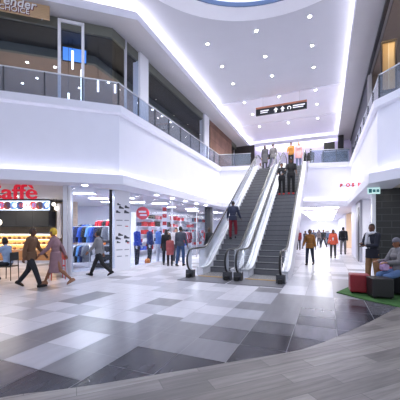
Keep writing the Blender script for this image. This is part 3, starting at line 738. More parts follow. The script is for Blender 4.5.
# ================================================================== GROUND FLOOR, RIGHT
BTILE = brick_mat('black_wall_tiles',(24,25,28),(17,18,20),(58,60,64),.62,.24,.012,.32,.5,(R(90),0,0), bump=.1)
struct(MB().box(1.66,6.5,12.65,12.95,0,3.12).build('wall_black_tile', BTILE))
struct(MB().box(1.54,1.66,12.6,12.95,0,3.12).build('wall_post', WHITEG))
struct(MB().box(1.5,1.95,16.5,18.9,0,3.12).build('wall_pier', mat('grey_pier',(168,168,178),.4,noise=.03)))
struct(MB().box(1.47,1.51,16.9,17.5,0,2.75).build('door_1', mat('dark_door',(62,64,72),.4,noise=.05)))
struct(MB().box(1.6,6.5,16.4,16.5,0,3.12).build('wall_shop', SHW)); struct(MB().box(5.0,5.1,12.9,16.4,0,3.12).build('wall_shop', SHW))
struct(MB().box(1.5,1.62,18.9,22.0,0,3.12).build('wall_corridor', WHITE)); struct(MB().box(1.5,1.62,30,47.6,0,3.12).build('wall_corridor', WHITE))
struct(MB().box(-7.3,-7.2,27,47.6,0,3.12).build('wall_corridor', WHITE))
struct(MB().box(1.62,5,30,30.1,0,3.12).build('wall_warm', mat('warm_shop_wall',(236,214,190),.6,noise=.05,scale=2)))
struct(MB().box(4.9,5,22,30,0,3.12).build('wall_warm', _mc['warm_shop_wall']))
struct(MB().box(1.62,4.9,21.95,22.05,0,3.12).build('wall_warm', _mc['warm_shop_wall']))
def panel_light(x,y,z,w,d,label,group=None,m=PANEL):
    t = thing('ceiling_light_panel', label, 'ceiling light', (x,y,z), 0, group)
    MB().box(-w/2-.04,w/2+.04,-d/2-.04,d/2+.04,-.03,0).build('frame', WHITEG, t); MB().box(-w/2,w/2,-d/2,d/2,-.036,-.03).build('diffuser', m, t); return t
panel_light(3.2,14.6,3.12,1.6,1.6,'bright light panel in the white shop beside the black tiles')
panel_light(3.2,26,3.12,1.6,4,'light panel in the warm lit shop along the corridor',m=emat('warm_panel',(255,232,200),3.0))
for i,y in enumerate((22,26,30,34,38,42,45.5)):
    panel_light(-.6,y,3.15,2.6,1.7,'wide white light panel in the corridor ceiling, %s from the bridge'%(ORD+['seventh'])[i])
panel_light(-5,24,3.15,2.2,1.7,'wide white light panel in the corridor ceiling behind the escalator on the glass shop side')
t = thing('clothes_rail_display','white display stand with pale goods inside the white shop','display stand',(3.0,15.4,0))
for z in (.3,.9,1.5): MB().box(-.7,.7,-.2,.2,z-.03,z).build('shelf', ALU, t)
for x in (-.7,.7): MB().box(x-.02,x+.02,-.2,.2,0,1.9).build('upright', ALU, t)
for i in range(9):
    col=['grey','white','sky','pink','black'][i%5]; b=MB(); b.box(-.14,.14,-.14,.14,0,.22+.04*(i%3)); b.box(-.12,.12,-.15,-.14,.05,.12)
    o=b.build('goods_box',GC_[col]); o.location=(3.0-.45+.42*(i%3),15.4,(.3,.9,1.5)[i//3]); tag(o,'%s box on the %s shelf of the white shop display'%(col,['lower','middle','upper'][i//3]),'box','%s goods, display shelf %d'%(col,i//3+1))
downlight(2.25,10.7,3.1,'round white downlight in the beige soffit over the seated person',.11,w=40)
# signs on the right
t = thing('exit_sign','small pale green hanging sign beside the black tiles','sign',(1.52,12.0,2.86),12)
epn = MB().box(-.2,.2,-.015,.015,0,.22).build('panel', emat('sign_mint',(196,232,228),.5), t)
SG = mat('sign_teal',(40,130,140),.4)
for x0,x1,z0,z1 in ((-.17,-.07,.04,.18),(-.04,.05,.06,.16),(.08,.17,.06,.16)): MB().box(x0,x1,-.019,-.014,z0,z1).build('symbol', SG, epn)
MB().cyl((0,0,0),.008,.22,.25,8).build('hanger', ALU, t)
t = thing('red_letter_sign','row of four spaced red letters on a slim clear bar over the corridor','sign',(.53,14.5,3.5))
for i,ch in enumerate('POSP'):
    text('letter',ch,.2,.02,Matrix.Translation((.0+i*.235,0,.0))@UP, RED, t, bold=.012)
MB().box(-.02,.88,.022,.03,.03,.06).build('bar', ESCG, t)

# ottomans and mat
GRS = mat('green_turf',(50,94,40),.9,noise=.35,scale=40,bump=.6)
o = MB().prism([(.22,8.15),(.75,7.55),(1.45,7.0),(3.4,6.1),(4.2,10.5),(1.55,11.0),(.75,9.6)],.004,.022).build('turf_mat', GRS); tag(o,'green artificial turf mat under the ottomans','mat')
def ottoman(loc, rz, m, label):
    t = thing('ottoman', label, 'ottoman', loc, rz)
    b = MB(); b.box(-.22,.22,-.22,.22,.03,.46); o = b.build('cushion', m, t, bevel=.03)
    p = MB(); p.tube([(-.215,-.215,.44),(.215,-.215,.44),(.215,.215,.44),(-.215,.215,.44),(-.215,-.215,.44)],.008,6); p.build('piping', m, o)
    for x in (-.17,.17):
        for y in (-.17,.17): MB().cyl((x,y,0),.02,0,.04,8).build('foot', BLACK, t)
    return t
LR = mat('red_leather',(136,24,38),.42,noise=.1,scale=14,bump=.15); LB = mat('black_leather',(24,23,27),.4,noise=.1,scale=14,bump=.15)
ottoman((.735,8.34,.022),2,LR,'dark red leather ottoman standing at the edge of the turf mat')
ottoman((1.12,7.9,.022),12,LB,'black leather ottoman beside the dark red one')
ottoman((1.62,8.46,.022),-24,LB,'black leather ottoman under the seated person')

# ================================================================== ESCALATORS
Y0, SL, YB = 10.4, .64, 9.3
Y1 = Y0+FL/SL
def zs(y):
    r = .35
    if y < Y0-r: return 0
    if y < Y0+r: return SL*(y-Y0+r)**2/(4*r)
    if y < Y1-r: return SL*(y-Y0)
    if y < Y1+r: return FL-SL*(Y1+r-y)**2/(4*r)
    return FL
STEP = brick_mat('grooved_step',(142,143,148),(132,133,138),(40,40,44),.03,4,.006,.4,0,(0,0,0))
RISER = mat('step_riser',(108,109,114),.4,metal=.1,noise=.06,scale=10)
YEL = mat('comb_yellow',(176,140,74),.5,noise=.08)
YS = [YB-.3,YB+.4]+[Y0-.5+.1*i for i in range(11)]+[Y0+.6+.5*i for i in range(int((Y1-Y0-1.2)/.5)+1)]+[Y1-.5+.1*i for i in range(11)]+[Y1+.9,Y1+1.6]
YS = sorted(YS)
def escalator(label, xc):
    t = thing('escalator', label, 'escalator', (xc,0,0))
    n = int(FL/.2)
    sm = None
    for k in range(1, n+1):
        y = Y0+(k-1)*.2/SL; z = k*.2
        b = MB(); b.m = 0; b.box(-.5,.5,0,.42,-.03,0); b.m = 1; b.box(-.5,.5,.012,.04,-.22,-.03); b.box(-.5,.5,-.004,.012,-.012,.003)
        if sm is None: o = b.build('step',[STEP,RISER],t); sm = o.data
        else: o = bpy.data.objects.new('step',sm); C.objects.link(o); o.parent = t
        o.location = (0,y,z)
    MB().box(-.5,.5,YB,Y0+.1,-.02,.012).build('lower_landing_steps', STEP, t)
    MB().box(-.5,.5,Y1-.02,Y1+1.0,FL-.06,FL+.004).build('upper_landing_steps', STEP, t)
    MB().box(-.5,.5,YB-.09,YB,.0,.03).build('comb_plate', YEL, t); MB().box(-.5,.5,Y1+.9,Y1+1.0,FL,FL+.02).build('comb_plate', YEL, t)
    MB().box(-.79,.79,YB-1.05,YB-.09,.0,.016).build('floor_plate', mat('floor_plate',(104,104,112),.4,metal=.2,noise=.08,scale=12), t); MB().box(-.66,.66,Y1+1.0,Y1+1.7,FL-.02,FL+.012).build('floor_plate', _mc['floor_plate'], t)
    for s in (-1,1):
        side = lambda a,b: (min(s*a,s*b),max(s*a,s*b))
        yy = [y for y in YS if YB-.25 <= y <= Y1+1.4]
        # inner skirt
        top = [(y,zs(y)+.16) for y in yy]; bot = [(y,zs(y)-.3) for y in yy[::-1]]
        x0,x1 = side(.505,.53); strip_side(x0,x1,[(y,zs(y)-.3,zs(y)+.16) for y in yy]).build('skirt', STEELW, t)
        x0,x1 = side(.53,.76); strip_side(x0,x1,[(y,max(zs(y)-.62,-.02),zs(y)+.22) for y in yy]).build('truss_cladding', STEELW, t)
        x0,x1 = side(.505,.76); strip_side(x0,x1,[(y,zs(y)+.2,zs(y)+.26) for y in yy]).build('deck', STEEL, t)
        x0,x1 = side(.644,.66); strip_side(x0,x1,[(y,zs(y)+.25,zs(y)+.93) for y in yy]).build('balustrade_panel', ESCG, t)
        # newel glass ends
        for yc, zc, d in ((YB-.25,0,-1),(Y1+1.4,FL,1)):
            arc = [(yc,zc+.25)]+[(yc+d*.33*math.sin(R(a)),zc+.59-.34*math.cos(R(a))) for a in range(0,181,15)]
            MB().prismx(arc,x0,x1).build('newel_panel', ESCG, t)
            MB().box(*side(.52,.78),min(yc,yc+d*.2),max(yc,yc+d*.2),zc,zc+.26).build('newel_base', DGREY if d<0 else STEEL, t)
            b = MB(); b.box(*side(.585,.72),min(yc+d*.18,yc+d*.34),max(yc+d*.18,yc+d*.34),zc+.0,zc+.14); b.build('handrail_entry', BLACKR, t, bevel=.02)
        ra = [(YB-.25-.36*math.sin(R(a)),.59-.36*math.cos(R(a))) for a in range(0,181,12)]
        mid = [(y,zs(y)+.95) for y in YS if YB-.2 < y < Y1+1.35]
        rb = [(Y1+1.4+.36*math.sin(R(a)),FL+.59+.36*math.cos(R(a))) for a in range(0,181,12)]
        h = MB(); h.tube([(s*.652,y,z) for y,z in ra+mid+rb],.032,10,1.1); hro = h.build('handrail', BLACKR, t, True)
        h = MB(); h.tube([(s*.652,y,z-.045) for y,z in [p for p in mid]],.016,6,1.3); h.build('handrail_guide', STEEL, hro, True)
    return t
def strip_side(x0, x1, pts):
    b = MB(); vs = []; fs = []
    for y, a, c in pts: vs += [(x0,y,a),(x1,y,a),(x1,y,c),(x0,y,c)]
    for j in range(len(pts)-1):
        for i in range(4): fs.append((j*4+i,j*4+(i+1)%4,(j+1)*4+(i+1)%4,(j+1)*4+i))
    fs.append((0,1,2,3)); n = len(pts)*4; fs.append((n-4,n-1,n-2,n-3))
    return b.add(vs, fs)
escalator('escalator going up with the person in red trousers on it', -3.55)
escalator('escalator coming down with the couple in black on it', -1.9)

# ================================================================== PEOPLE
SKIN = {n: mat('skin_'+n, c, .55, noise=.05, scale=12) for n, c in dict(dark=(92,58,42), brown=(134,88,64), light=(214,164,138), plaster=(216,216,224)).items()}
HAIRM = {n: mat('hair_'+n, c, .6, noise=.2, scale=30) for n, c in dict(black=(22,20,22), brown=(58,40,30), blond=(196,158,84), grey=(120,118,122)).items()}
EYEW = mat('eye_dark',(24,20,20),.2); LIP = mat('lip_red',(140,70,66),.5)
def cloth(c): return mat('fabric_%d_%d_%d' % c, c, .85, noise=.1, scale=10, bump=.1)
def remesh(b, vox, smooth=2):
    o = b.build('tmp', [])
    m = o.modifiers.new('v','REMESH'); m.mode = 'VOXEL'; m.voxel_size = vox
    if smooth:
        k = o.modifiers.new('s','SMOOTH'); k.factor = .5; k.iterations = smooth
    bpy.context.view_layer.update()
    me = bpy.data.meshes.new_from_object(o.evaluated_get(bpy.context.evaluated_depsgraph_get()))
    old = o.data; bpy.data.objects.remove(o); bpy.data.meshes.remove(old)
    for p in me.polygons: p.use_smooth = True
    return me
def put(name, me, m, parent):
    me.name = name; me.materials.clear(); me.materials.append(m)
    o = bpy.data.objects.new(name, me); C.objects.link(o); o.parent = parent; return o
def person(label, loc, h, H=1.7, skin='brown', hair='short', haircol='black', top=(60,60,70), sleeve=1.0, hem=.0, open_front=None,
           pants=(40,42,50), dress=None, shoes=(30,28,30), legs=((0,0),(0,0)), arms=((5,10,8),(5,10,8)), lean=0, turn=0, nod=0, seat=None, female=False,
           extra=None, vox=.013, group=None, nm='person', scarf=None, pantlen=1.0, coat_flare=1.0):
    """legs: (thigh forward, knee bend) for right, left; arms: (forward, elbow bend, out[, inward forearm])"""
    k = H/1.75
    t = thing(nm, label, nm, loc, h, group)
    V = Vector; sw = .155 if female else .18
    L_TH, L_SH = .43, .42
    def rx(v, a): return Matrix.Rotation(R(a),3,'X') @ v
    # legs relative to the pelvis
    legj = []
    for (f, kn), s in zip(legs, (1,-1)):
        hip = V((s*.092,0,-.02)); knee = hip + rx(V((s*.015,0,-L_TH)), f); ank = knee + rx(V((0,0,-L_SH)), f-kn)
        legj.append((hip,knee,ank,f-kn))
    low = min(j[2].z for j in legj)
    pz = seat/k+.1 if seat is not None else -low+.085
    P = V((0,0,pz))
    up = rx(V((0,0,1)), -lean)
    fwd = rx(V((0,1,0)), -lean)
    waist = P+up*.18; chest = P+up*.34; neck = P+up*.52; sh = P+up*.475
    hd = neck + rx(V((0,.02,.155)), -lean*.5)
    HR = Matrix.Rotation(R(turn),3,'Z') @ Matrix.Rotation(R(-nod-lean*.3),3,'X')
    TR = Matrix.Rotation(R(-lean),3,'X')
    armj = []
    for a, s in zip(arms, (1,-1)):
        f, e, ou = a[:3]; inn = a[3] if len(a) > 3 else 0
        S0 = sh + V((s*sw,0,0))
        d1 = V((s*math.sin(R(ou)), math.sin(R(f))*math.cos(R(ou)), -math.cos(R(f))*math.cos(R(ou))))
        E0 = S0 + d1*.29
        d2 = V((s*math.sin(R(ou))*(1-inn)-s*inn, math.sin(R(f+e)), -math.cos(R(f+e)))).normalized()
        W0 = E0 + d2*.25
        armj.append((S0,E0,W0,d2,s))
    def sc(b): b.T = Matrix.Scale(k,4); return b
    # --- body, one surface
    b = sc(MB())
    def torso(b, g=0.0):
        b.ell(P+up*.02,(.158+g,.105+g,.13+g),16,10,TR); b.ell(waist,(.128+g,.092+g,.17+g),16,10,TR)
        b.ell(chest,(.155+g+(0 if female else .012),.108+g,.19+g),16,10,TR)
        if female: b.ell(chest+fwd*.045+up*.02,(.13+g,.09+g,.08+g),14,8,TR)
        b.cap(sh+V((-sw+.02,0,0)),sh+V((sw-.02,0,0)),.058+g,.058+g,10)
        b.cap(sh+up*.0,neck+up*.01,.085+g*.6,.056+g*.6,10)
    torso(b)
    b.cap(neck-up*.03,hd,.052,.05,10)
    b.ell(hd,(.073,.09,.112),16,12,HR); b.ell(hd+HR@V((0,.022,-.055)),(.055,.066,.062),14,8,HR)
    b.cap(hd+HR@V((0,.088,.0)),hd+HR@V((0,.108,-.028)),.009,.014,8,2)
    for s in (-1,1): b.ell(hd+HR@V((s*.074,-.005,-.01)),(.01,.02,.032),8,6,HR)
    for (S0,E0,W0,d2,s) in armj:
        b.cap(S0,E0,.05,.039,10); b.cap(E0,W0,.039,.026,10)
        # hand: palm, four bent fingers, thumb from its side
        side = V((0,1,0)) if abs(d2.y) < .8 else V((-s,0,.2))
        side = (side - d2*side.dot(d2)).normalized(); nrm = d2.cross(side).normalized()*(-s)
        if nrm.x*s > 0 and abs(d2.y) < .8: nrm = -nrm
        pc = W0+d2*.045
        for q in (-.024,0,.024): b.cap(W0+side*q*.6,pc+d2*.045+side*q,.017,.015,8,2)
        for q, ln in ((.033,.062),(.011,.074),(-.011,.07),(-.033,.054)):
            a0 = pc+d2*.04+side*q; a1 = a0+(d2*.92+nrm*.3).normalized()*ln*.55; a2 = a1+(d2*.6+nrm*.8).normalized()*ln*.5
            b.cap(a0,a1,.0095,.009,6,2); b.cap(a1,a2,.009,.008,6,2)
        t0 = W0+d2*.02+side*.028; t1 = t0+(d2*.6+side*.75+nrm*.25).normalized()*.04; t2 = t1+(d2*.9+side*.2+nrm*.35).normalized()*.03
        b.cap(t0,t1,.013,.0105,6,2); b.cap(t1,t2,.0105,.009,6,2)
    for hip,knee,ank,fa in legj:
        b.cap(P+hip,P+knee,.078,.052,10); b.cap(P+knee,P+ank,.052,.036,10); b.ell(P+knee+rx(V((0,-.02,-.13)),fa),(.048,.05,.11),10,6,Matrix.Rotation(R(fa),3,'X'))
        b.cap(P+ank,P+ank+rx(V((0,.13,-.05)),fa*.5),.034,.026,8)
    put('body', remesh(b, vox*k), SKIN[skin], t)
    for s in (-1,1) if nm == 'person' else ():
        e = sc(MB()); e.ell(hd+HR@V((s*.031,.082,.012)),(.011,.009,.007),8,6,HR); e.build('eye', EYEW, t, True)
    if nm == 'person':
        e = sc(MB()); e.ell(hd+HR@V((0,.084,-.06)),(.022,.009,.007),8,6,HR); e.build('mouth', LIP, t, True)
    # --- clothes
    if dress is None:
        g = .016
        b = sc(MB()); b.ell(P+up*.0,(.155+g,.105+g,.125),16,10,TR)
        for hip,knee,ank,fa in legj:
            b.cap(P+hip,P+knee,.081+g,.058+g,12)
            en = knee+(ank-knee)*(.9 if pantlen >= 1 else pantlen)
            b.cap(P+knee,P+en,.058+g,.045+g,12)
        put('trousers', remesh(b, vox*1.15*k), cloth(pants), t)
    g = .02
    b = sc(MB()); torso(b, g)
    for (S0,E0,W0,d2,s) in armj:
        b.cap(S0,S0+(E0-S0)*(1 if sleeve > .5 else .75),.055+g*.8,.045+g*.7,12)
        if sleeve > .5: b.cap(E0,E0+(W0-E0)*.88,.045+g*.7,.034+g*.6,12)
    tc = top if dress is None else dress
    if hem > 0 or dress is not None:
        hm = hem if dress is None else max(hem,.5)
        base = P-V((0,0,1))*hm
        f0 = sum(j[1].y for j in legj)/2*.25 if seat is None else 0
        r0, r1 = .165+g, (.165+.09*hm*1.6*coat_flare+g)
        vs = []; n = 18
        for q in range(6):
            u = q/5; cz = P+up*.1*(1-u)+(base-P)*u+V((0,f0*u,0))
            for i in range(n):
                a = 2*math.pi*i/n; rr = r0+(r1-r0)*u
                vs.append(cz+V((rr*math.cos(a), rr*.74*math.sin(a), 0)))
        fs = [(q*n+i,q*n+(i+1)%n,(q+1)*n+(i+1)%n,(q+1)*n+i) for q in range(5) for i in range(n)]+[tuple(range(n)),tuple(range(5*n,6*n))[::-1]]
        b.add(vs, fs)
    put('dress' if dress is not None else ('coat' if hem > .15 else 'top'), remesh(b, vox*1.15*k), cloth(tc), t)
    if open_front:
        b = sc(MB()); b.ell(chest+fwd*.062-up*.06,(.06,.085,.2),12,8,TR); b.build('shirt_front', cloth(open_front), t, True)
    for hip,knee,ank,fa in legj:
        A = P+ank; fr_ = Matrix.Rotation(R(max(-40,min(40,fa*.6))) if seat is None else 0,3,'X')
        b = sc(MB()); rows = [(-.085,.03,.07),(-.06,.04,.1),(0,.044,.1),(.08,.048,.065),(.14,.045,.05),(.175,.025,.035)]
        vs = []; n = 10
        for y,w,hh in rows:
            for i in range(n):
                a = 2*math.pi*i/n; vs.append(A+fr_@V((w*math.cos(a), y, max(-.083, -.083+hh*.5+hh*.6*math.sin(a)))))
        b.add(vs,[(q*n+i,q*n+(i+1)%n,(q+1)*n+(i+1)%n,(q+1)*n+i) for q in range(5) for i in range(n)]+[tuple(range(n))[::-1],tuple(range(5*n,6*n))])
        b.build('shoe', cloth(shoes), t, True)
    # --- hair, hats, scarves
    def shell(rad, keep, name, m, off=V((0,0,0))):
        e = MB(); e.ell((0,0,0),rad,24,16); vs = e.v; fs = [f for f in e.f if keep(sum((vs[i] for i in f),V())/len(f))]
        q = sc(MB()); q.add([hd+HR@(v+off) for v in vs], fs); o = q.build(name, m, t, True)
        bm = bmesh.new(); bm.from_mesh(o.data); bmesh.ops.delete(bm, geom=[v for v in bm.verts if not v.link_faces], context='VERTS'); bm.to_mesh(o.data); bm.free()
        sd = o.modifiers.new('s','SOLIDIFY'); sd.thickness = .012*k; return o
    hm_ = HAIRM[haircol]
    if hair in ('short','long','bun','afro'):
        r = (.083,.1,.122) if hair != 'afro' else (.098,.112,.135)
        shell(r, lambda c: not (c.y > .02 and c.z < .05) and c.z > -.075, 'hair', hm_, V((0,-.006,.006)))
        if hair == 'long':
            b = sc(MB()); b.cap(hd+HR@V((0,-.05,.0)),hd+HR@V((0,-.075,-.24)),.075,.055,12); b.ell(hd+HR@V((-.062,-.01,-.09)),(.028,.05,.12),10,8,HR); b.ell(hd+HR@V((.062,-.01,-.09)),(.028,.05,.12),10,8,HR)
            put('long_hair', remesh(b,.014*k), hm_, t)
        if hair == 'bun':
            b = sc(MB()); b.ell(hd+HR@V((0,-.09,.085)),(.05,.05,.045),12,8,HR); b.build('hair_bun', hm_, t, True)
    elif hair == 'shaved':
        shell((.0765,.0935,.1155), lambda c: not (c.y > .03 and c.z < .06) and c.z > -.03, 'hair', hm_)
    elif hair in ('beanie','cap'):
        m_ = extra or cloth((120,118,126))
        shell((.086,.103,.128), lambda c: c.z > (.035 if c.y > 0 else -.02), 'beanie' if hair == 'beanie' else 'cap', m_, V((0,-.004,.006)))
        shell((.08,.098,.12), lambda c: not (c.y > .0) and -.09 < c.z < .03, 'hair', hm_)
        if hair == 'cap':
            b = sc(MB()); b.ell(hd+HR@V((0,.11,.05)),(.07,.07,.01),14,6,HR); b.build('cap_brim', m_, t, True)
    elif hair == 'headwrap':
        shell((.092,.108,.135), lambda c: c.z > (.03 if c.y > 0 else -.07), 'headwrap', extra, V((0,-.008,.01)))
    if scarf:
        b = sc(MB())
        for i in range(12):
            a = 2*math.pi*i/12; a2 = 2*math.pi*(i+1)/12
            b.cap(neck+V((.095*math.cos(a),.02+.09*math.sin(a),.01+.01*math.sin(3*a))),neck+V((.095*math.cos(a2),.02+.09*math.sin(a2),.01+.01*math.sin(3*a2))),.04,.04,8,2)
        b.cap(neck+V((.09,.02,.02)),neck+V((.17,-.02,-.03)),.05,.05,8); b.cap(neck+V((.08,-.06,.02)),neck+V((.12,-.1,-.2)),.05,.06,8); b.cap(neck+V((.07,.09,-.02)),neck+V((.08,.14,-.28)),.045,.04,8)
        put('scarf', remesh(b,.014*k), cloth(scarf), t)
    t['_k'] = k
    return t, dict(P=P*k, sh=sh*k, neck=neck*k, hd=hd*k, arm=[(a[0]*k,a[1]*k,a[2]*k,a[3]) for a in armj], k=k)
def wpt(t, v): return Matrix.Translation(t.location)@Matrix.Rotation(t.rotation_euler.z,4,'Z')@Vector(v)
def bag(name, label, cat, loc, rz, w, d, hgt, col, strap=None):
    t = thing(name, label, cat, loc, rz)
    b = MB(); b.box(-w/2,w/2,-d/2,d/2,0,hgt); bb = b.build('body', cloth(col), t, bevel=min(w,d)*.3)
    if strap: MB().tube([(-w*.32,0,hgt*.95)]+[(-w*.32*math.cos(R(a)),0,hgt+strap*math.sin(R(a))) for a in range(20,161,20)]+[(w*.32,0,hgt*.95)],.011,6).build('handle', cloth(tuple(int(c*.6) for c in col)), t, True)
    MB().box(-w*.3,w*.3,d/2-.002,d/2+.02,hgt*.15,hgt*.5).build('pocket', cloth(tuple(int(c*.8) for c in col)), bb, bevel=.008)
    return t
WALK = ((24,6),(-16,22)); WALK2 = ((-18,24),(22,5)); STAND = ((2,2),(-2,2))
SW_ = ((-18,14,6),(20,18,6)); SW2 = ((22,20,6),(-16,14,6)); ARMS = ((3,10,6),(4,12,6))

# cafe side
t, j = person('person in a pale blue shirt seated on the black cafe chair, facing the table', (-9.27,6.17,0), 113, 1.72, 'dark','short','black',(150,172,204),.4,0,None,(30,32,40),None,(24,24,28),((82,86),(78,80)),((45,60,12),(40,55,12)),lean=8,nod=12,seat=.46)
person('person in a loose brown jacket and dark trousers walking past the cafe', (-7.55,5.66,0), -62, 1.7, 'dark','short','brown',(104,76,56),1,.12,None,(30,30,36),None,(26,24,26),WALK,SW_,lean=4,vox=.012)
t, j = person('person in a mauve knee length dress and yellow headwrap striding past the cafe', (-7.16,6.16,0), 118, 1.7, 'brown','headwrap','black',dress=(134,104,112),hem=.5,shoes=(150,110,86),legs=((28,6),(-22,26)),arms=((-30,10,10),(24,24,8)),lean=6,extra=cloth((206,170,60)),female=True,vox=.012)
person('person in a grey hooded top and black trousers walking past the sports shop window', (-7.2,7.95,0), 115, 1.62, 'brown','short','black',(126,126,132),1,.05,None,(24,24,28),None,(20,20,22),((26,5),(-22,24)),((-20,14,6),(22,22,6)),lean=4,vox=.012)
# by the second sports window
person('person with long black hair in a black outfit looking into the sports shop', (-6.75,11.75,0), 30, 1.62,'dark','long','black',(26,26,32),1,.25,None,(30,34,48),None,(22,22,24),STAND,ARMS,female=True)
person('small person in a dusty red coat standing before the sports shop window', (-6.4,11.5,0), 20, 1.32,'brown','bun','brown',(150,74,76),1,.3,None,(42,36,40),None,(30,28,30),STAND,ARMS,female=True)
person('person with brown hair in a white and dark top facing out beside the sports window', (-6.75,12.75,0), 200, 1.72,'light','short','brown',(196,190,196),1,.0,(60,62,74),(70,74,88),None,(220,220,224),STAND,ARMS,female=True)
person('person in a dark grey jumper and blue jeans seen from behind at the sports window', (-5.98,11.7,0), 5, 1.76,'brown','short','black',(66,70,84),1,.06,None,(48,72,112),None,(28,28,32),((8,4),(-8,8)),((4,20,10),(4,14,8)))
person('person in a black jacket standing behind the lower end of the up escalator', (-5.4,13.7,0), 60, 1.72,'dark','short','brown',(34,36,40),1,.1,None,(40,42,50),None,(24,24,26),STAND,ARMS)
person('person in a dark top walking by the charcoal pillar at the sports shop', (-6.0,17.2,0), 40, 1.68,'brown','short','black',(60,50,56),1,.1,None,(40,42,50),None,(24,24,26),STAND,ARMS)
for i,(x,y,c,c2,lb) in enumerate(((-7.62,10.75,(36,70,176),(30,32,44),'in a bright blue top and dark trousers beside the printed pillar'),(-7.62,11.75,(40,52,110),(40,42,52),'in a navy top in the middle of the sports window'),(-7.65,12.55,(70,120,200),(190,190,200),'in a sky blue top and pale trousers under the red sign'),(-7.6,14.7,(214,208,206),(60,62,74),'in a white top further along the sports window'))):
    person('mannequin '+lb,(x,y,.0),-80,1.78,'plaster','none','black',c,1,.05,None,c2,None,(210,210,214),STAND,ARMS,nm='mannequin')
bag('sports_bag','orange sports bag on the floor of the sports window','bag',(-7.45,11.3,.0),-60,.42,.22,.3,(224,130,60),.1)
# on the escalators
def ez(y): return zs(y)
def stepz(y): return math.floor((y-Y0)*SL/.2+1.0001)*.2
y = 12.2; person('person in a dark blue jacket and red trousers riding up the escalator', (-3.72,y,stepz(y)), 4, 1.66,'dark','shaved','black',(48,52,74),1,.1,None,(122,28,44),None,(30,26,30),((22,24),(0,2)),((14,24,14),(10,30,14)),lean=6)
y = 15.45; person('person in black with a white scarf and red shoes riding down beside the person', (-2.12,y,stepz(y)), 176, 1.6,'brown','short','black',(28,28,34),1,.12,(150,150,156),(22,22,26),None,(206,30,44),STAND,((20,60,10,.4),(18,56,10,.4)),female=True)
y = 15.45; person('person in a black T-shirt and red shoes riding down the escalator', (-1.66,y,stepz(y)), 184, 1.8,'dark','short','black',(30,29,34),.4,.08,None,(24,24,28),None,(212,30,46),STAND,((28,50,14,.2),(10,30,10)))
# top landing and bridge
person('person with long hair and long grey coat at the top of the up escalator', (-3.8,19.75,FL+.004), 10, 1.66,'light','long','brown',(88,88,94),1,.45,None,(60,62,70),None,(30,28,30),STAND,ARMS,female=True,coat_flare=.5)
t, j = person('person in a grey jacket with a shoulder bag, top of the up escalator', (-3.3,19.95,FL+.004), -20, 1.8,'light','short','brown',(122,120,124),1,.12,None,(80,84,96),None,(30,28,30),WALK,((10,20,10),(4,10,8)))
bag('shoulder_bag','black shoulder bag at the hip of the person in grey','bag', wpt(t,(-.27,.02,.78)), -20, .34,.13,.32,(22,22,26),.5)
person('person in an ochre jacket and black trousers at the top of the down escalator', (-2.12,19.7,FL+.004), 170, 1.64,'brown','bun','black',(186,128,62),1,.08,None,(28,28,32),None,(30,28,30),STAND,((14,40,12,.3),(10,20,8)),female=True)
person('person in a pale pink coat behind the one in ochre on the bridge', (-1.68,20.0,FL+.004), 195, 1.7,'light','long','blond',(222,170,172),1,.3,None,(120,130,160),None,(200,190,190),STAND,ARMS,female=True)
person('person in a black jacket and pale trousers standing on the bridge beside the kiosk', (-1.05,22.2,FL), 160, 1.75,'dark','short','black',(32,32,38),1,.05,None,(206,204,210),None,(230,228,230),STAND,ARMS)
# ground corridor
person('person in a mustard brown jacket and dark jeans walking down the corridor', (-.72,14.35,0), 168, 1.64,'dark','short','black',(140,92,42),1,.12,None,(40,46,62),None,(36,28,26),((12,4),(-12,12)),((12,20,12),(-8,14,12)),female=True,vox=.012)
person('person in an orange jacket over a white top walking down the corridor', (.32,18.5,0), 176, 1.64,'brown','short','brown',(232,104,78),1,.12,(238,232,230),(78,76,76),None,(50,44,44),((8,3),(-10,10)),((4,10,12),(4,10,12)),female=True)
t, j = person('person in a black jacket and grey trousers with a backpack walking away down the corridor', (.98,21.6,0), -6, 1.82,'light','short','black',(34,34,42),1,.05,None,(112,108,110),None,(36,34,34),((10,3),(-12,12)),ARMS)
bag('backpack','black backpack on the back of the person in grey trousers','backpack', wpt(t,(0,-.22,1.12)), 174, .32,.18,.44,(24,24,30),.06)
person('person in a dark red jacket far down the corridor near the escalator', (-2.15,25.5,0), 175, 1.66,'dark','short','black',(120,36,46),1,.08,None,(34,32,38),None,(28,26,28),STAND,ARMS)
far = [(-1.75,27.5,(50,50,64),'dark blue'),(-1.2,31,(70,74,88),'slate'),(-.75,33,(120,110,110),'taupe'),(-.3,30,(40,42,48),'black'),(.1,34.5,(86,96,120),'steel blue'),(.5,31.5,(36,36,42),'charcoal'),(-1.6,35,(170,170,180),'pale grey'),(-.9,38,(60,70,96),'navy'),(-.1,39,(140,136,150),'light grey'),(.75,37,(56,56,64),'graphite')]
for i,(x,y,c,nm) in enumerate(far):
    person('person in a %s top in the distant crowd at the end of the corridor'%nm,(x,y,0),170+17*((i%3)-1),1.62+.04*(i%4),['dark','brown'][i%2],'short','black',c,1,.1,None,(44,46,58),None,(30,28,30),[WALK,STAND,WALK2][i%3],[SW_,ARMS,SW2][i%3],female=i%2==0,vox=.017)
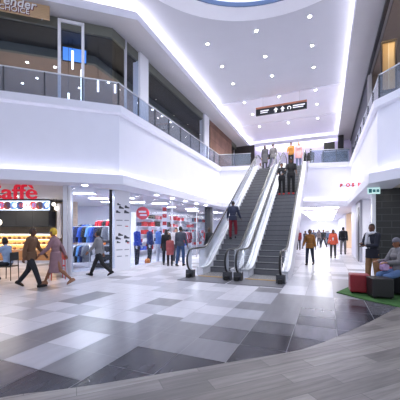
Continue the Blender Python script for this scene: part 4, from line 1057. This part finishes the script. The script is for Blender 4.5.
# by the black tile wall
t, j = person('person in a navy coat and khaki trousers with a pale scarf standing by the ottomans', (1.13,9.2,0), 130, 1.76,'dark','shaved','black',(30,32,46),1,.14,(170,170,178),(150,116,84),None,(40,32,30),((4,3),(-4,4)),((22,80,5,.75),(18,72,6,.7)),nod=-4,turn=12,scarf=(206,206,214),vox=.009,coat_flare=.3)
t, j = person('person in a grey coat, jeans and grey beanie seated beside the black ottoman', (1.6,8.45,0), 118, 1.78,'brown','beanie','black',(112,110,114),1,.0,None,(86,112,156),None,(60,46,44),((80,76),(76,84)),((28,62,10,.3),(30,58,10,.3)),lean=4,nod=12,seat=.48,female=True,extra=cloth((104,102,112)),vox=.009)
p = wpt(t,(.02,.36,.60)); bag('paper_bag','crumpled lilac bag held on the lap of the seated person','bag', p, 118, .2,.14,.2,(204,170,214),.06)
bag('red_handbag','red handbag standing on the ottoman between the person and the person','bag',(1.42,8.92,.0),60,.34,.2,.62,(150,26,44),.12)

# ================================================================== LIGHT AND CAMERA
w = bpy.data.worlds.new('World'); S.world = w; w.use_nodes = True
bg = w.node_tree.nodes['Background']; bg.inputs['Color'].default_value = (.82,.86,1,1); bg.inputs['Strength'].default_value = .72
def area(name, loc, rot, sx, sy, e, col=(1,1,1)):
    l = bpy.data.lights.new(name,'AREA'); l.shape='RECTANGLE'; l.size=sx; l.size_y=sy; l.energy=e; l.color=col
    o = bpy.data.objects.new(name,l); C.objects.link(o); o.location=loc; o.rotation_euler=rot; return o
cam = bpy.data.cameras.new('Camera'); co = bpy.data.objects.new('Camera', cam); C.objects.link(co)
F = 295.0; cam.sensor_width = 36; cam.lens = F/400*36; cam.shift_y = 31/400; cam.clip_start=.05
co.location = (0,0,1.55); co.rotation_euler = (R(90),0,math.atan(127/F)); S.camera = co
S.view_settings.view_transform = 'Standard'; S.view_settings.look = 'None'; S.view_settings.gamma = 1.0; S.view_settings.use_curve_mapping = False
S.view_settings.exposure = 0.56
S.cycles.use_denoising = True; S.cycles.max_bounces = 8; S.cycles.transparent_max_bounces = 16; S.cycles.sample_clamp_indirect = 6.0
